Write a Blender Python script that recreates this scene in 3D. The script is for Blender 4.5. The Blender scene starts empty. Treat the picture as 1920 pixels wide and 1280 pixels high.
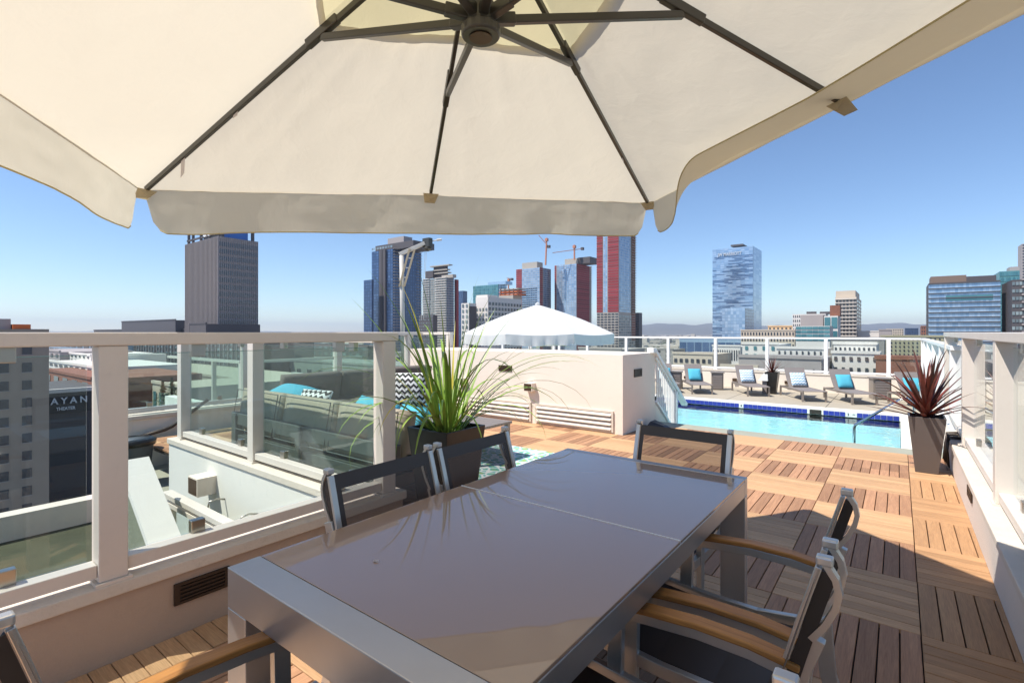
import bpy, math, random
import numpy as np
from mathutils import Vector, Matrix
random.seed(7)
R = math.radians
PI = math.pi
S = bpy.context.scene
C = S.collection

# ---------------------------------------------------------------- camera, sky, sun, exposure
CAM_H = 1.36
TH = R(37.5)                       # the deck grid is the world grid; the camera looks 37.5 deg left of +Y
FPX = 945.0                        # focal length in pixels of a 1920 px wide picture
HZ = 623.0
cam_d = bpy.data.cameras.new('camera'); cam = bpy.data.objects.new('camera', cam_d); C.objects.link(cam)
cam.location = (0, 0, CAM_H); cam.rotation_euler = (R(90), 0, TH)
cam_d.sensor_width = 36; cam_d.lens = FPX / 1920 * 36; cam_d.shift_y = -17.0 / 1920
cam_d.clip_start = 0.02; cam_d.clip_end = 60000
S.camera = cam
SUN = Vector((-.36, -.52, 1.0)).normalized()
sun_el = math.asin(SUN.z)
w = bpy.data.worlds.new("World"); S.world = w; w.use_nodes = True
nt = w.node_tree; bg = nt.nodes['Background']
sky = nt.nodes.new('ShaderNodeTexSky'); sky.sky_type = 'NISHITA'; sky.sun_disc = False
sky.sun_elevation = sun_el; sky.sun_rotation = math.atan2(SUN.x, SUN.y)
sky.altitude = 900; sky.air_density = 1.0; sky.dust_density = 0.0; sky.ozone_density = 5.0
nt.links.new(sky.outputs[0], bg.inputs[0]); bg.inputs[1].default_value = 0.12
sd = bpy.data.lights.new('sun', 'SUN'); sd.energy = 4.7; sd.angle = R(0.53); sd.color = (1, .94, .85)
so = bpy.data.objects.new('sun', sd); C.objects.link(so); so.rotation_euler = SUN.to_track_quat('Z', 'Y').to_euler()
so.location = (0, 0, 30)
S.view_settings.view_transform = 'Standard'; S.view_settings.look = 'None'
S.view_settings.gamma = 1; S.view_settings.use_curve_mapping = False
S.view_settings.exposure = 0.5
S.cycles.max_bounces = 8; S.cycles.transparent_max_bounces = 24; S.cycles.glossy_bounces = 4
S.cycles.diffuse_bounces = 4; S.cycles.caustics_reflective = False; S.cycles.caustics_refractive = False

# ---------------------------------------------------------------- surveying helpers: where a sight line meets the place
FW = np.array([-math.sin(TH), math.cos(TH)]); RT = np.array([math.cos(TH), math.sin(TH)])
def Wp(x, z): p = z * FW + x * RT; return (float(p[0]), float(p[1]))
def G(u, v, h=0.0):
    z = FPX * (CAM_H - h) / (v - HZ); return Wp((u - 960) / FPX * z, z)
def PT(u, v, z):
    x, y = Wp((u - 960) / FPX * z, z); return Vector((x, y, CAM_H - (v - HZ) * z / FPX))
def on_x(u, x): d = FW + (u - 960) / FPX * RT; z = x / d[0]; return float(z * d[1]), float(z)
def on_y(u, y): d = FW + (u - 960) / FPX * RT; z = y / d[1]; return float(z * d[0]), float(z)
def hz(v, z): return CAM_H - (v - HZ) * z / FPX

# ---------------------------------------------------------------- materials
MATS = {}
def newmat(name):
    m = bpy.data.materials.new(name); m.use_nodes = True; m.node_tree.nodes.clear()
    MATS[name] = m; return m, m.node_tree
def N(t, typ, **kw):
    n = t.nodes.new(typ)
    for k, v in kw.items():
        if k.startswith('i_'):
            key = k[2:]
            n.inputs[int(key) if key.isdigit() else key.replace('_', ' ')].default_value = v
        else: setattr(n, k, v)
    return n
def col(c): return (c[0], c[1], c[2], 1)
def pbr(name, c, rough=.6, metal=0, var=.0, scale=3.0, bump=0., bscale=60., spec=.5, island=0., objr=0., dirt=0., coat=0., stretch=None, c2=None):
    """Principled surface: base colour with soft noise variation, optional per-piece tone, fine relief."""
    m, t = newmat(name); L = t.links.new
    out = N(t, 'ShaderNodeOutputMaterial'); b = N(t, 'ShaderNodeBsdfPrincipled')
    b.inputs['Roughness'].default_value = rough; b.inputs['Metallic'].default_value = metal
    b.inputs['Specular IOR Level'].default_value = spec; b.inputs['Coat Weight'].default_value = coat
    b.inputs['Coat Roughness'].default_value = .012
    tc = N(t, 'ShaderNodeTexCoord'); vec = tc.outputs['Object']
    if stretch:
        mp = N(t, 'ShaderNodeMapping'); mp.inputs['Scale'].default_value = stretch; L(vec, mp.inputs[0]); vec = mp.outputs[0]
    no = N(t, 'ShaderNodeTexNoise', i_Scale=scale, i_Detail=6.0, i_Roughness=.6); L(vec, no.inputs['Vector'])
    mx = N(t, 'ShaderNodeMix', data_type='RGBA')
    c2 = c2 or tuple(x * (1 - .75 * var) for x in c)
    c1 = c if c2 is None else tuple(min(1, x * (1 + .25 * var)) for x in c)
    mx.inputs['A'].default_value = col(c1); mx.inputs['B'].default_value = col(c2)
    rp = N(t, 'ShaderNodeMapRange', i_1=.35, i_2=.7); L(no.outputs['Fac'], rp.inputs[0]); L(rp.outputs[0], mx.inputs['Factor'])
    cur = mx.outputs['Result']
    if island or objr:
        hs = N(t, 'ShaderNodeHueSaturation'); L(cur, hs.inputs['Color'])
        if island: g = N(t, 'ShaderNodeNewGeometry'); src = g.outputs['Random Per Island']; amt = island
        else: g = N(t, 'ShaderNodeObjectInfo'); src = g.outputs['Random']; amt = objr
        mr = N(t, 'ShaderNodeMapRange', i_3=1 - amt, i_4=1 + amt); L(src, mr.inputs[0]); L(mr.outputs[0], hs.inputs['Value'])
        cur = hs.outputs['Color']
    if dirt:
        n2 = N(t, 'ShaderNodeTexNoise', i_Scale=scale * 6, i_Detail=8.0, i_Roughness=.7); L(vec, n2.inputs['Vector'])
        r2 = N(t, 'ShaderNodeMapRange', i_1=.55, i_2=.75, i_3=0., i_4=dirt); L(n2.outputs['Fac'], r2.inputs[0])
        m2 = N(t, 'ShaderNodeMix', data_type='RGBA'); m2.inputs['B'].default_value = col(tuple(x * .55 for x in c))
        L(r2.outputs[0], m2.inputs['Factor']); L(cur, m2.inputs['A']); cur = m2.outputs['Result']
    L(cur, b.inputs['Base Color'])
    rr = N(t, 'ShaderNodeMapRange', i_3=max(0, rough * .85), i_4=min(1, rough * 1.15)); L(no.outputs['Fac'], rr.inputs[0]); L(rr.outputs[0], b.inputs['Roughness'])
    if bump:
        n3 = N(t, 'ShaderNodeTexNoise', i_Scale=bscale, i_Detail=4.0); L(vec, n3.inputs['Vector'])
        bp = N(t, 'ShaderNodeBump', i_Strength=bump, i_Distance=.01); L(n3.outputs['Fac'], bp.inputs['Height']); L(bp.outputs[0], b.inputs['Normal'])
    L(b.outputs[0], out.inputs[0]); return m

def schlick(t, f0, normal=None):
    L = t.links.new; g = N(t, 'ShaderNodeNewGeometry'); d = N(t, 'ShaderNodeVectorMath', operation='DOT_PRODUCT'); L(g.outputs['Incoming'], d.inputs[0]); L(normal or g.outputs['Normal'], d.inputs[1])
    def M(op, x, y=None):
        n = N(t, 'ShaderNodeMath', operation=op)
        if isinstance(x, float): n.inputs[0].default_value = x
        else: L(x, n.inputs[0])
        if y is not None:
            if isinstance(y, float): n.inputs[1].default_value = y
            else: L(y, n.inputs[1])
        return n.outputs[0]
    p = M('POWER', M('SUBTRACT', 1.0, M('MINIMUM', M('ABSOLUTE', d.outputs['Value']), 1.0)), 5.0)
    return M('ADD', M('MULTIPLY', p, 1.0 - f0), f0)
def glass_mat(name, tint, ior=1.45, rough=0.0, refl=(1, 1, 1), smudge=0.):
    m, t = newmat(name); L = t.links.new
    out = N(t, 'ShaderNodeOutputMaterial'); tr = N(t, 'ShaderNodeBsdfTransparent'); gl = N(t, 'ShaderNodeBsdfGlossy', i_Roughness=rough)
    tr.inputs[0].default_value = col(tint); gl.inputs[0].default_value = col(refl)
    fr = schlick(t, .04); mx = N(t, 'ShaderNodeMixShader')
    L(fr, mx.inputs[0]); L(tr.outputs[0], mx.inputs[1]); L(gl.outputs[0], mx.inputs[2])
    if smudge:
        df = N(t, 'ShaderNodeBsdfDiffuse'); df.inputs[0].default_value = (.7, .75, .72, 1)
        no = N(t, 'ShaderNodeTexNoise', i_Scale=2.2, i_Detail=7.0); tc = N(t, 'ShaderNodeTexCoord'); L(tc.outputs['Object'], no.inputs['Vector'])
        rp = N(t, 'ShaderNodeMapRange', i_1=.5, i_2=.8, i_3=0., i_4=smudge); L(no.outputs['Fac'], rp.inputs[0])
        m2 = N(t, 'ShaderNodeMixShader'); L(rp.outputs[0], m2.inputs[0]); L(mx.outputs[0], m2.inputs[1]); L(df.outputs[0], m2.inputs[2]); L(m2.outputs[0], out.inputs[0])
    else: L(mx.outputs[0], out.inputs[0])
    return m

def wood_mat(name, ca, cb, var=.22, rough=.62, spec=.25):
    """Slats: UV.x runs along the grain; tone per object and per island."""
    m, t = newmat(name); L = t.links.new
    out = N(t, 'ShaderNodeOutputMaterial'); b = N(t, 'ShaderNodeBsdfPrincipled', i_Roughness=rough); b.inputs['Specular IOR Level'].default_value = spec
    uv = N(t, 'ShaderNodeTexCoord'); oi = N(t, 'ShaderNodeObjectInfo'); ge = N(t, 'ShaderNodeNewGeometry')
    ad = N(t, 'ShaderNodeMath', operation='ADD'); L(oi.outputs['Random'], ad.inputs[0]); L(ge.outputs['Random Per Island'], ad.inputs[1])
    fr = N(t, 'ShaderNodeMath', operation='FRACT'); L(ad.outputs[0], fr.inputs[0])
    sc = N(t, 'ShaderNodeMath', operation='MULTIPLY'); sc.inputs[1].default_value = 37.0; L(fr.outputs[0], sc.inputs[0])
    cb_ = N(t, 'ShaderNodeCombineXYZ'); L(sc.outputs[0], cb_.inputs[0]); L(sc.outputs[0], cb_.inputs[1])
    va = N(t, 'ShaderNodeVectorMath', operation='ADD'); L(uv.outputs['UV'], va.inputs[0]); L(cb_.outputs[0], va.inputs[1])
    mp = N(t, 'ShaderNodeMapping'); mp.inputs['Scale'].default_value = (2.2, 30, 1); L(va.outputs[0], mp.inputs[0])
    n1 = N(t, 'ShaderNodeTexNoise', i_Scale=1.6, i_Detail=7.0, i_Roughness=.62, i_Distortion=.9); L(mp.outputs[0], n1.inputs['Vector'])
    mp2 = N(t, 'ShaderNodeMapping'); mp2.inputs['Scale'].default_value = (14, 260, 1); L(va.outputs[0], mp2.inputs[0])
    n2 = N(t, 'ShaderNodeTexNoise', i_Scale=1.0, i_Detail=3.0); L(mp2.outputs[0], n2.inputs['Vector'])
    r1 = N(t, 'ShaderNodeMapRange', i_1=.3, i_2=.72); L(n1.outputs['Fac'], r1.inputs[0])
    mx = N(t, 'ShaderNodeMix', data_type='RGBA'); mx.inputs['A'].default_value = col(ca); mx.inputs['B'].default_value = col(cb); L(r1.outputs[0], mx.inputs['Factor'])
    hs = N(t, 'ShaderNodeHueSaturation'); L(mx.outputs['Result'], hs.inputs['Color'])
    r2 = N(t, 'ShaderNodeMapRange', i_3=1 - var, i_4=1 + var); L(fr.outputs[0], r2.inputs[0])
    r3 = N(t, 'ShaderNodeMapRange', i_1=.3, i_2=.7, i_3=.86, i_4=1.1); L(n2.outputs['Fac'], r3.inputs[0])
    ml = N(t, 'ShaderNodeMath', operation='MULTIPLY'); L(r2.outputs[0], ml.inputs[0]); L(r3.outputs[0], ml.inputs[1]); L(ml.outputs[0], hs.inputs['Value'])
    L(hs.outputs[0], b.inputs['Base Color'])
    bp = N(t, 'ShaderNodeBump', i_Strength=.25, i_Distance=.002); L(n2.outputs['Fac'], bp.inputs['Height']); L(bp.outputs[0], b.inputs['Normal'])
    L(b.outputs[0], out.inputs[0]); return m

def cloth_mat(name, dif, trn, fac, bump=.25, bscale=9.0, weave=0.):
    m, t = newmat(name); L = t.links.new
    out = N(t, 'ShaderNodeOutputMaterial'); d = N(t, 'ShaderNodeBsdfDiffuse', i_Roughness=.8); tr = N(t, 'ShaderNodeBsdfTranslucent')
    tc = N(t, 'ShaderNodeTexCoord')
    no = N(t, 'ShaderNodeTexNoise', i_Scale=1.3, i_Detail=5.0); L(tc.outputs['Object'], no.inputs['Vector'])
    def two(c, sh):
        mx = N(t, 'ShaderNodeMix', data_type='RGBA'); mx.inputs['A'].default_value = col(c); mx.inputs['B'].default_value = col(tuple(x * .9 for x in c))
        L(no.outputs['Fac'], mx.inputs['Factor']); L(mx.outputs['Result'], sh.inputs[0])
    two(dif, d); two(trn, tr)
    mx = N(t, 'ShaderNodeMixShader'); mx.inputs[0].default_value = fac; L(d.outputs[0], mx.inputs[1]); L(tr.outputs[0], mx.inputs[2])
    n2 = N(t, 'ShaderNodeTexNoise', i_Scale=bscale, i_Detail=5.0, i_Distortion=.4); 
    mp = N(t, 'ShaderNodeMapping'); mp.inputs['Scale'].default_value = (1, 1, .35); L(tc.outputs['Object'], mp.inputs[0]); L(mp.outputs[0], n2.inputs['Vector'])
    bp = N(t, 'ShaderNodeBump', i_Strength=bump, i_Distance=.02); L(n2.outputs['Fac'], bp.inputs['Height']); L(bp.outputs[0], d.inputs['Normal']); L(bp.outputs[0], tr.inputs['Normal'])
    L(mx.outputs[0], out.inputs[0]); return m

def mesh_mat(name, c, see):
    m, t = newmat(name); L = t.links.new
    out = N(t, 'ShaderNodeOutputMaterial'); d = N(t, 'ShaderNodeBsdfPrincipled', i_Roughness=.45); d.inputs['Base Color'].default_value = col(c)
    tr = N(t, 'ShaderNodeBsdfTransparent'); mx = N(t, 'ShaderNodeMixShader'); mx.inputs[0].default_value = see
    L(d.outputs[0], mx.inputs[1]); L(tr.outputs[0], mx.inputs[2]); L(mx.outputs[0], out.inputs[0]); return m

def chevron_mat(name, ca, cb, n=7.0):
    m, t = newmat(name); L = t.links.new
    out = N(t, 'ShaderNodeOutputMaterial'); b = N(t, 'ShaderNodeBsdfPrincipled', i_Roughness=.9)
    tc = N(t, 'ShaderNodeTexCoord'); sp = N(t, 'ShaderNodeSeparateXYZ'); L(tc.outputs['UV'], sp.inputs[0])
    def M(op, a, b2=None):
        x = N(t, 'ShaderNodeMath', operation=op)
        for i, s in enumerate((a, b2)):
            if s is None: continue
            if isinstance(s, (int, float)): x.inputs[i].default_value = s
            else: L(s, x.inputs[i])
        return x.outputs[0]
    zig = M('PINGPONG', M('MULTIPLY', sp.outputs[0], n), .5)
    v = M('FRACT', M('ADD', M('MULTIPLY', sp.outputs[1], n), zig))
    st = M('GREATER_THAN', v, .5)
    mx = N(t, 'ShaderNodeMix', data_type='RGBA'); mx.inputs['A'].default_value = col(ca); mx.inputs['B'].default_value = col(cb)
    L(st, mx.inputs['Factor']); L(mx.outputs['Result'], b.inputs['Base Color']); L(b.outputs[0], out.inputs[0]); return m

M_paint = pbr('white_paint', (.71, .645, .575), .35, var=.05, bump=.05, bscale=40, dirt=.15)
M_paint_far = pbr('white_paint_far', (.84, .84, .82), .4)
M_stucco = pbr('stucco_cream', (.80, .71, .61), .85, var=.06, scale=1.2, bump=.35, bscale=120, dirt=.10)
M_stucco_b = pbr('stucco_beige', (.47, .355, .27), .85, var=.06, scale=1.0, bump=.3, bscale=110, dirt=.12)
M_stucco_r = pbr('stucco_pinkish', (.72, .65, .58), .85, var=.06, scale=1.0, bump=.3, bscale=110, dirt=.12)
M_stucco_w = pbr('stucco_white', (.78, .76, .70), .85, var=.06, scale=1.0, bump=.3, bscale=110, dirt=.12)
M_coping = pbr('coping_stucco', (.68, .61, .52), .8, var=.10, scale=3, bump=.3, bscale=90, dirt=.3)
M_conc = pbr('pool_deck_concrete', (.42, .37, .29), .85, var=.14, scale=.8, bump=.3, bscale=70, dirt=.25)
M_curb = pbr('grey_green_concrete', (.36, .36, .29), .8, var=.15, scale=1.5, bump=.3, bscale=60, dirt=.2)
M_poolcop = pbr('pool_coping', (.80, .76, .68), .7, var=.08, scale=4, bump=.2)
M_basin = pbr('pool_plaster', (.68, .90, .92), .6, var=.10, scale=.9)
M_tile = pbr('pool_tile_blue', (.035, .05, .30), .15, island=.2, objr=.25)
M_tilew = pbr('pool_tile_white', (.75, .75, .72), .25)
M_black = pbr('black_print', (.01, .01, .01), .5)
M_louver = pbr('bronze_grille', (.045, .028, .02), .45, metal=.3)
M_brown = pbr('bronze_lamp', (.10, .06, .035), .4, metal=.5)
M_nickel = pbr('brushed_nickel', (.45, .42, .37), .3, metal=1)
M_steel = pbr('polished_steel', (.6, .6, .6), .12, metal=1)
M_alu = pbr('chair_aluminium', (.60, .57, .53), .32, metal=.7, var=.05, scale=8, bump=.03, bscale=300)
M_tabf = pbr('table_frame', (.50, .49, .49), .38, metal=.85, var=.05, scale=6, bump=.03, bscale=500)
M_tabtop = pbr('table_top_glass', (.33, .225, .155), .25, coat=1.0, spec=.3)
M_tabtop.node_tree.nodes['Principled BSDF'].inputs['Coat IOR'].default_value = 1.7
M_tex = mesh_mat('brown_textile', (.07, .05, .041), .36)
M_texd = mesh_mat('brown_textile_band', (.045, .034, .029), .0)
M_teak = wood_mat('teak_arm', (.47, .23, .07), (.30, .135, .04), .12, .4)
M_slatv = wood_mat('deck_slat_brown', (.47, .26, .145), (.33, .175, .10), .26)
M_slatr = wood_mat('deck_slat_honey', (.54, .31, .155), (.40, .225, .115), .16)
M_slath = wood_mat('deck_slat_sheen', (.62, .385, .21), (.48, .28, .145), .14)  # paler base colour paints in the sheen of slats laid crosswise
M_under = pbr('deck_underlay', (.03, .025, .02), .9)
M_canopy = cloth_mat('canopy_cream', (.86, .81, .69), (.87, .79, .63), .42, bump=.22, bscale=11.0)
M_vent = cloth_mat('canopy_vent', (.74, .67, .46), (.84, .74, .44), .42)
M_white_cloth = cloth_mat('white_cloth', (.86, .86, .85), (.8, .8, .78), .2, bump=.3, bscale=4)
M_rib = pbr('umbrella_metal', (.085, .08, .07), .35, metal=.5)
M_pocket = cloth_mat('canopy_pocket', (.60, .50, .35), (.6, .5, .3), .3)
M_tag = cloth_mat('tag_white', (.7, .65, .65), (.7, .65, .65), .4)
M_pane = glass_mat('rail_glass', (.93, .972, .955), 1.40, smudge=.02)
M_pane_g = glass_mat('rail_glass_green', (.89, .965, .94), 1.40, smudge=.02)
M_pane_edge = pbr('glass_edge', (.10, .28, .23), .1)
M_pot = pbr('dark_planter', (.012, .010, .0095), .4, var=.1, coat=.15)
M_pot2 = pbr('brown_planter', (.105, .088, .082), .4, var=.08)
M_soil = pbr('soil', (.03, .022, .015), .95, bump=.8, bscale=40)
M_beige = pbr('cushion_beige', (.36, .31, .24), .9, var=.06, bump=.2, bscale=200)
M_beige_shade = pbr('cushion_beige_shaded', (.13, .11, .095), .9, var=.06, bump=.2, bscale=200)  # the beige cushions again, with their shade put into the colour
M_sofa = pbr('sofa_frame', (.13, .125, .12), .5, var=.1)
M_teal = pbr('pillow_blue', (.08, .42, .56), .85, var=.08, bump=.2, bscale=120)
M_tealdk = pbr('pouf_teal', (.01, .19, .24), .85, var=.1, bump=.2, bscale=60)
M_chev = chevron_mat('chevron_black', (.75, .74, .72), (.03, .03, .03), 6)
M_chevb = chevron_mat('chevron_blue', (.80, .84, .86), (.20, .38, .55), 5)
M_leaf = pbr('grass_blade', (.15, .27, .03), .42, var=.5, scale=5, objr=.4, c2=(.30, .40, .07))
M_leafy = pbr('grass_blade_yellow', (.50, .42, .05), .5, var=.3, scale=5, objr=.25)
M_drac = pbr('dracaena_leaf', (.17, .04, .028), .38, var=.5, scale=7, objr=.4, c2=(.05, .018, .016))
M_loung = pbr('lounger_sling', (.23, .20, .19), .7, var=.06)
M_loungf = pbr('lounger_frame', (.28, .24, .21), .45, metal=.3)
M_bin = pbr('grey_bin', (.10, .115, .13), .5)
M_bag = pbr('black_bag', (.012, .012, .012), .3)
M_speak = pbr('black_speaker', (.03, .035, .045), .4)
M_turf = pbr('dark_turf', (.055, .06, .03), .95, var=.4, scale=2, bump=.6, bscale=90)
M_davit = pbr('davit_grey', (.55, .53, .49), .5, var=.1)
M_davit2 = pbr('davit_ochre', (.45, .37, .25), .6, var=.2)
M_rug = None

# ---------------------------------------------------------------- mesh builder
class MB:
    def __init__(s): s.v = []; s.f = []; s.uv = []
    def _add(s, vs, fs, uvs=None):
        b = len(s.v); s.v += [tuple(p) for p in vs]; s.f += [tuple(i + b for i in f) for f in fs]
        for k, f in enumerate(fs): s.uv.append(uvs[k] if uvs else [(0, 0)] * len(f))
    def box(s, x0, x1, y0, y1, z0, z1):
        vs = [(x, y, z) for z in (z0, z1) for y in (y0, y1) for x in (x0, x1)]
        s._add(vs, [(0, 2, 3, 1), (4, 5, 7, 6), (0, 1, 5, 4), (2, 6, 7, 3), (0, 4, 6, 2), (1, 3, 7, 5)]); return s
    def quad(s, a, b, c, d, uv=None): s._add([a, b, c, d], [(0, 1, 2, 3)], [uv] if uv else None); return s
    def hexa(s, p):  # 4 bottom then 4 top, both anticlockwise
        s._add(p, [(3, 2, 1, 0), (4, 5, 6, 7), (0, 1, 5, 4), (1, 2, 6, 5), (2, 3, 7, 6), (3, 0, 4, 7)]); return s
    def sweep(s, pts, prof, up=(0, 0, 1), closed_ends=True, scales=None):
        pts = [Vector(p) for p in pts]; up = Vector(up); n = len(prof); rings = []
        for i, p in enumerate(pts):
            t = (pts[min(i + 1, len(pts) - 1)] - pts[max(i - 1, 0)]).normalized()
            sd = t.cross(up)
            if sd.length < 1e-4: sd = t.cross(Vector((1, 0, 0)))
            sd.normalize(); nn = sd.cross(t); k = scales[i] if scales else 1
            rings.append([p + sd * a * k + nn * b * k for a, b in prof])
        vs = [q for r in rings for q in r]; fs = []
        for i in range(len(pts) - 1):
            for j in range(n):
                j2 = (j + 1) % n; fs.append((i * n + j, i * n + j2, (i + 1) * n + j2, (i + 1) * n + j))
        if closed_ends: fs.append(tuple(range(n - 1, -1, -1))); fs.append(tuple((len(pts) - 1) * n + j for j in range(n)))
        s._add(vs, fs); return s
    def tube(s, pts, r, n=8, up=(0, 0, 1), scales=None):
        return s.sweep(pts, [(r * math.cos(2 * PI * k / n), r * math.sin(2 * PI * k / n)) for k in range(n)], up, scales=scales)
    def bar(s, pts, w_, h_, up=(0, 0, 1)):
        a, b = w_ / 2, h_ / 2; return s.sweep(pts, [(-a, -b), (a, -b), (a, b), (-a, b)], up)
    def lathe(s, c, prof, n=16):
        vs = []; fs = []
        for r, z in prof: vs += [(c[0] + r * math.cos(2 * PI * k / n), c[1] + r * math.sin(2 * PI * k / n), c[2] + z) for k in range(n)]
        for i in range(len(prof) - 1):
            for k in range(n): k2 = (k + 1) % n; fs.append((i * n + k, i * n + k2, (i + 1) * n + k2, (i + 1) * n + k))
        fs.append(tuple(range(n - 1, -1, -1))); fs.append(tuple((len(prof) - 1) * n + k for k in range(n)))
        s._add(vs, fs); return s
    def mesh(s, name, smooth=False, o=(0, 0, 0)):
        me = bpy.data.meshes.new(name)
        me.from_pydata([(x - o[0], y - o[1], z - o[2]) for x, y, z in s.v], [], s.f)
        if any(any(q != (0, 0) for q in u) for u in s.uv):
            ul = me.uv_layers.new(name='UVMap'); k = 0
            for u in s.uv:
                for q in u: ul.data[k].uv = q; k += 1
        if smooth: me.polygons.foreach_set('use_smooth', [True] * len(me.polygons))
        me.update(); return me
    def build(s, name, m, parent=None, smooth=False, bevel=0, local=False):
        o = tuple(parent_origin(parent)) if (parent is not None and not local) else (0, 0, 0)
        me = s.mesh(name, smooth, o); me.materials.append(m)
        ob = bpy.data.objects.new(name, me); C.objects.link(ob); ob.parent = parent
        if bevel:
            b = ob.modifiers.new('bevel', 'BEVEL'); b.width = bevel; b.segments = 2; b.limit_method = 'ANGLE'
        return ob
ORG = {}
def parent_origin(p):
    o = Vector((0, 0, 0))
    while p is not None: o += p.location; p = p.parent
    return o
def tag(o, label=None, cat=None, group=None, kind=None):
    if label: o['label'] = label
    if cat: o['category'] = cat
    if group: o['group'] = group
    if kind: o['kind'] = kind
    return o
def thing(name, label, cat, loc=(0, 0, 0), rz=0, group=None):
    o = bpy.data.objects.new(name, None); C.objects.link(o); o.location = loc; o.rotation_euler = (0, 0, rz)
    o.empty_display_size = .1
    return tag(o, label, cat, group)
def copy_tree(o, parent=None):
    c = o.copy(); C.objects.link(c); c.parent = parent
    for ch in list(o.children): copy_tree(ch, c)
    return c
def dup(o, loc, rz, label, group=None):
    c = copy_tree(o); c.location = loc; c.rotation_euler = (0, 0, rz); c['label'] = label
    if group: c['group'] = group
    return c
TEXTS = []
def text(s, size, name, m, parent, loc, rot, ext=.02, sx=1.0, align='CENTER', fit=0):
    cu = bpy.data.curves.new(name, 'FONT'); cu.body = s; cu.size = size; cu.extrude = ext; cu.align_x = align; cu.align_y = 'CENTER'
    cu.offset = size * .02
    me_o = bpy.data.objects.new(name, cu); C.objects.link(me_o)
    me_o.parent = parent; me_o.location = Vector(loc) - parent_origin(parent); me_o.rotation_euler = rot; me_o.scale = (sx, 1, 1); cu.materials.append(m); me_o['fit'] = float(fit); TEXTS.append(me_o); return me_o

M_stairc = pbr('stair_grey_green', (.235, .25, .18), .85, var=.25, scale=2.5, bump=.4, bscale=40)  # grey-green wall body, darker than its white coping
M_seam = pbr('seam_metal', (.8, .79, .76), .45, metal=.3)

HAZE_D = 8e-5
# ================================================================ SETTING: city floor, hills, haze
GZ = -42.0
M_ground = pbr('city_ground', (.17, .16, .14), .95, var=.4, scale=.004, dirt=.3)
g = MB(); g.quad((-26000, -12000, GZ), (26000, -12000, GZ), (26000, 26000, GZ), (-26000, 26000, GZ)); g.build('city_ground', M_ground)['kind'] = 'structure'
M_hill = pbr('hill_scrub', (.11, .10, .075), .95, var=.5, scale=.0009)
def ridge(name, R0, prof, seed, depth=2500):
    rnd = random.Random(seed); ph = [rnd.uniform(0, 6.28) for _ in range(8)]
    mb = MB(); us = list(range(-400, 2500, 12)); rows = []
    def hh(u):
        for (a, ha), (b, hb) in zip(prof, prof[1:]):
            if a <= u <= b: h = ha + (hb - ha) * (u - a) / (b - a); break
        else: h = 0
        if h > 0: h *= 1 + .10 * math.sin(u / 37 + ph[0]) + .07 * math.sin(u / 17 + ph[1]) + .05 * math.sin(u / 7.3 + ph[2])
        return h
    K = 9
    for k in range(K):
        f = k / (K - 1); row = []
        for u in us:
            z = R0 + depth * f; x, y = Wp((u - 960) / FPX * z, z)
            e = math.sin(f * PI / 2) ** .8
            h = hh(u) * e * (1 + .12 * math.sin(u / 21 + 5 * f + ph[3]) * (1 - f)) * z / FPX
            row.append((x, y, GZ - 1 + max(0, h + (42 if h > 0 else 0) * e)))
        rows.append(row)
    n = len(us); vs = [p for r in rows for p in r]; fs = [(k * n + i, k * n + i + 1, (k + 1) * n + i + 1, (k + 1) * n + i) for k in range(K - 1) for i in range(n - 1)]
    mb._add(vs, fs); o = mb.build(name, M_hill, smooth=True); o['kind'] = 'structure'
ridge('hills', 10500, [(-400, 3), (700, 2), (1000, 4), (1180, 14), (1250, 17), (1340, 17), (1420, 12), (1480, 13), (1560, 17), (1640, 15), (1720, 18), (1760, 17), (1900, 15), (2500, 16)], 3)

# distant low city, one mass
rnd = random.Random(11)
M_far = pbr('far_city_walls', (.42, .38, .33), .85, island=.55)
M_fart = pbr('far_city_trees', (.045, .06, .025), .95, island=.4)
mb = MB(); tb = MB()
for i in range(5200):
    z = 420 * math.exp(rnd.random() * 2.9); u = rnd.uniform(-150, 2100)
    x, y = Wp((u - 960) / FPX * z, z); s_ = rnd.uniform(6, 20) * (1 + z / 4000)
    h = rnd.uniform(3.5, 9) + (rnd.random() < .05) * rnd.uniform(6, 26)
    if z < 800: h = min(h, 10)
    mb.box(x - s_, x + s_, y - s_ * rnd.uniform(.4, 1), y + s_ * rnd.uniform(.4, 1), GZ, GZ + h)
    if i % 2: 
        x2, y2 = Wp((rnd.uniform(-150, 2100) - 960) / FPX * z, z); r = rnd.uniform(3, 7); hh_ = rnd.uniform(4, 9)
        tb.lathe((x2, y2, GZ), [(r * .5, .5), (r, hh_ * .5), (r * .75, hh_ * .8), (r * .2, hh_)], 6)
mb.build('distant_city', M_far)['kind'] = 'stuff'; tb.build('distant_trees', M_fart)['kind'] = 'stuff'

# air
hm, ht = newmat('haze_air'); ho = N(ht, 'ShaderNodeOutputMaterial'); hv = N(ht, 'ShaderNodeVolumePrincipled'); hv.inputs['Color'].default_value = (.72, .81, .97, 1)
hv.inputs['Density'].default_value = HAZE_D; hv.inputs['Anisotropy'].default_value = .2; ht.links.new(hv.outputs[0], ho.inputs['Volume'])
HAZE = MB().box(-15000, 15000, -9000, 15500, GZ - 3, 290).build('haze', hm); HAZE['kind'] = 'stuff'

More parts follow.
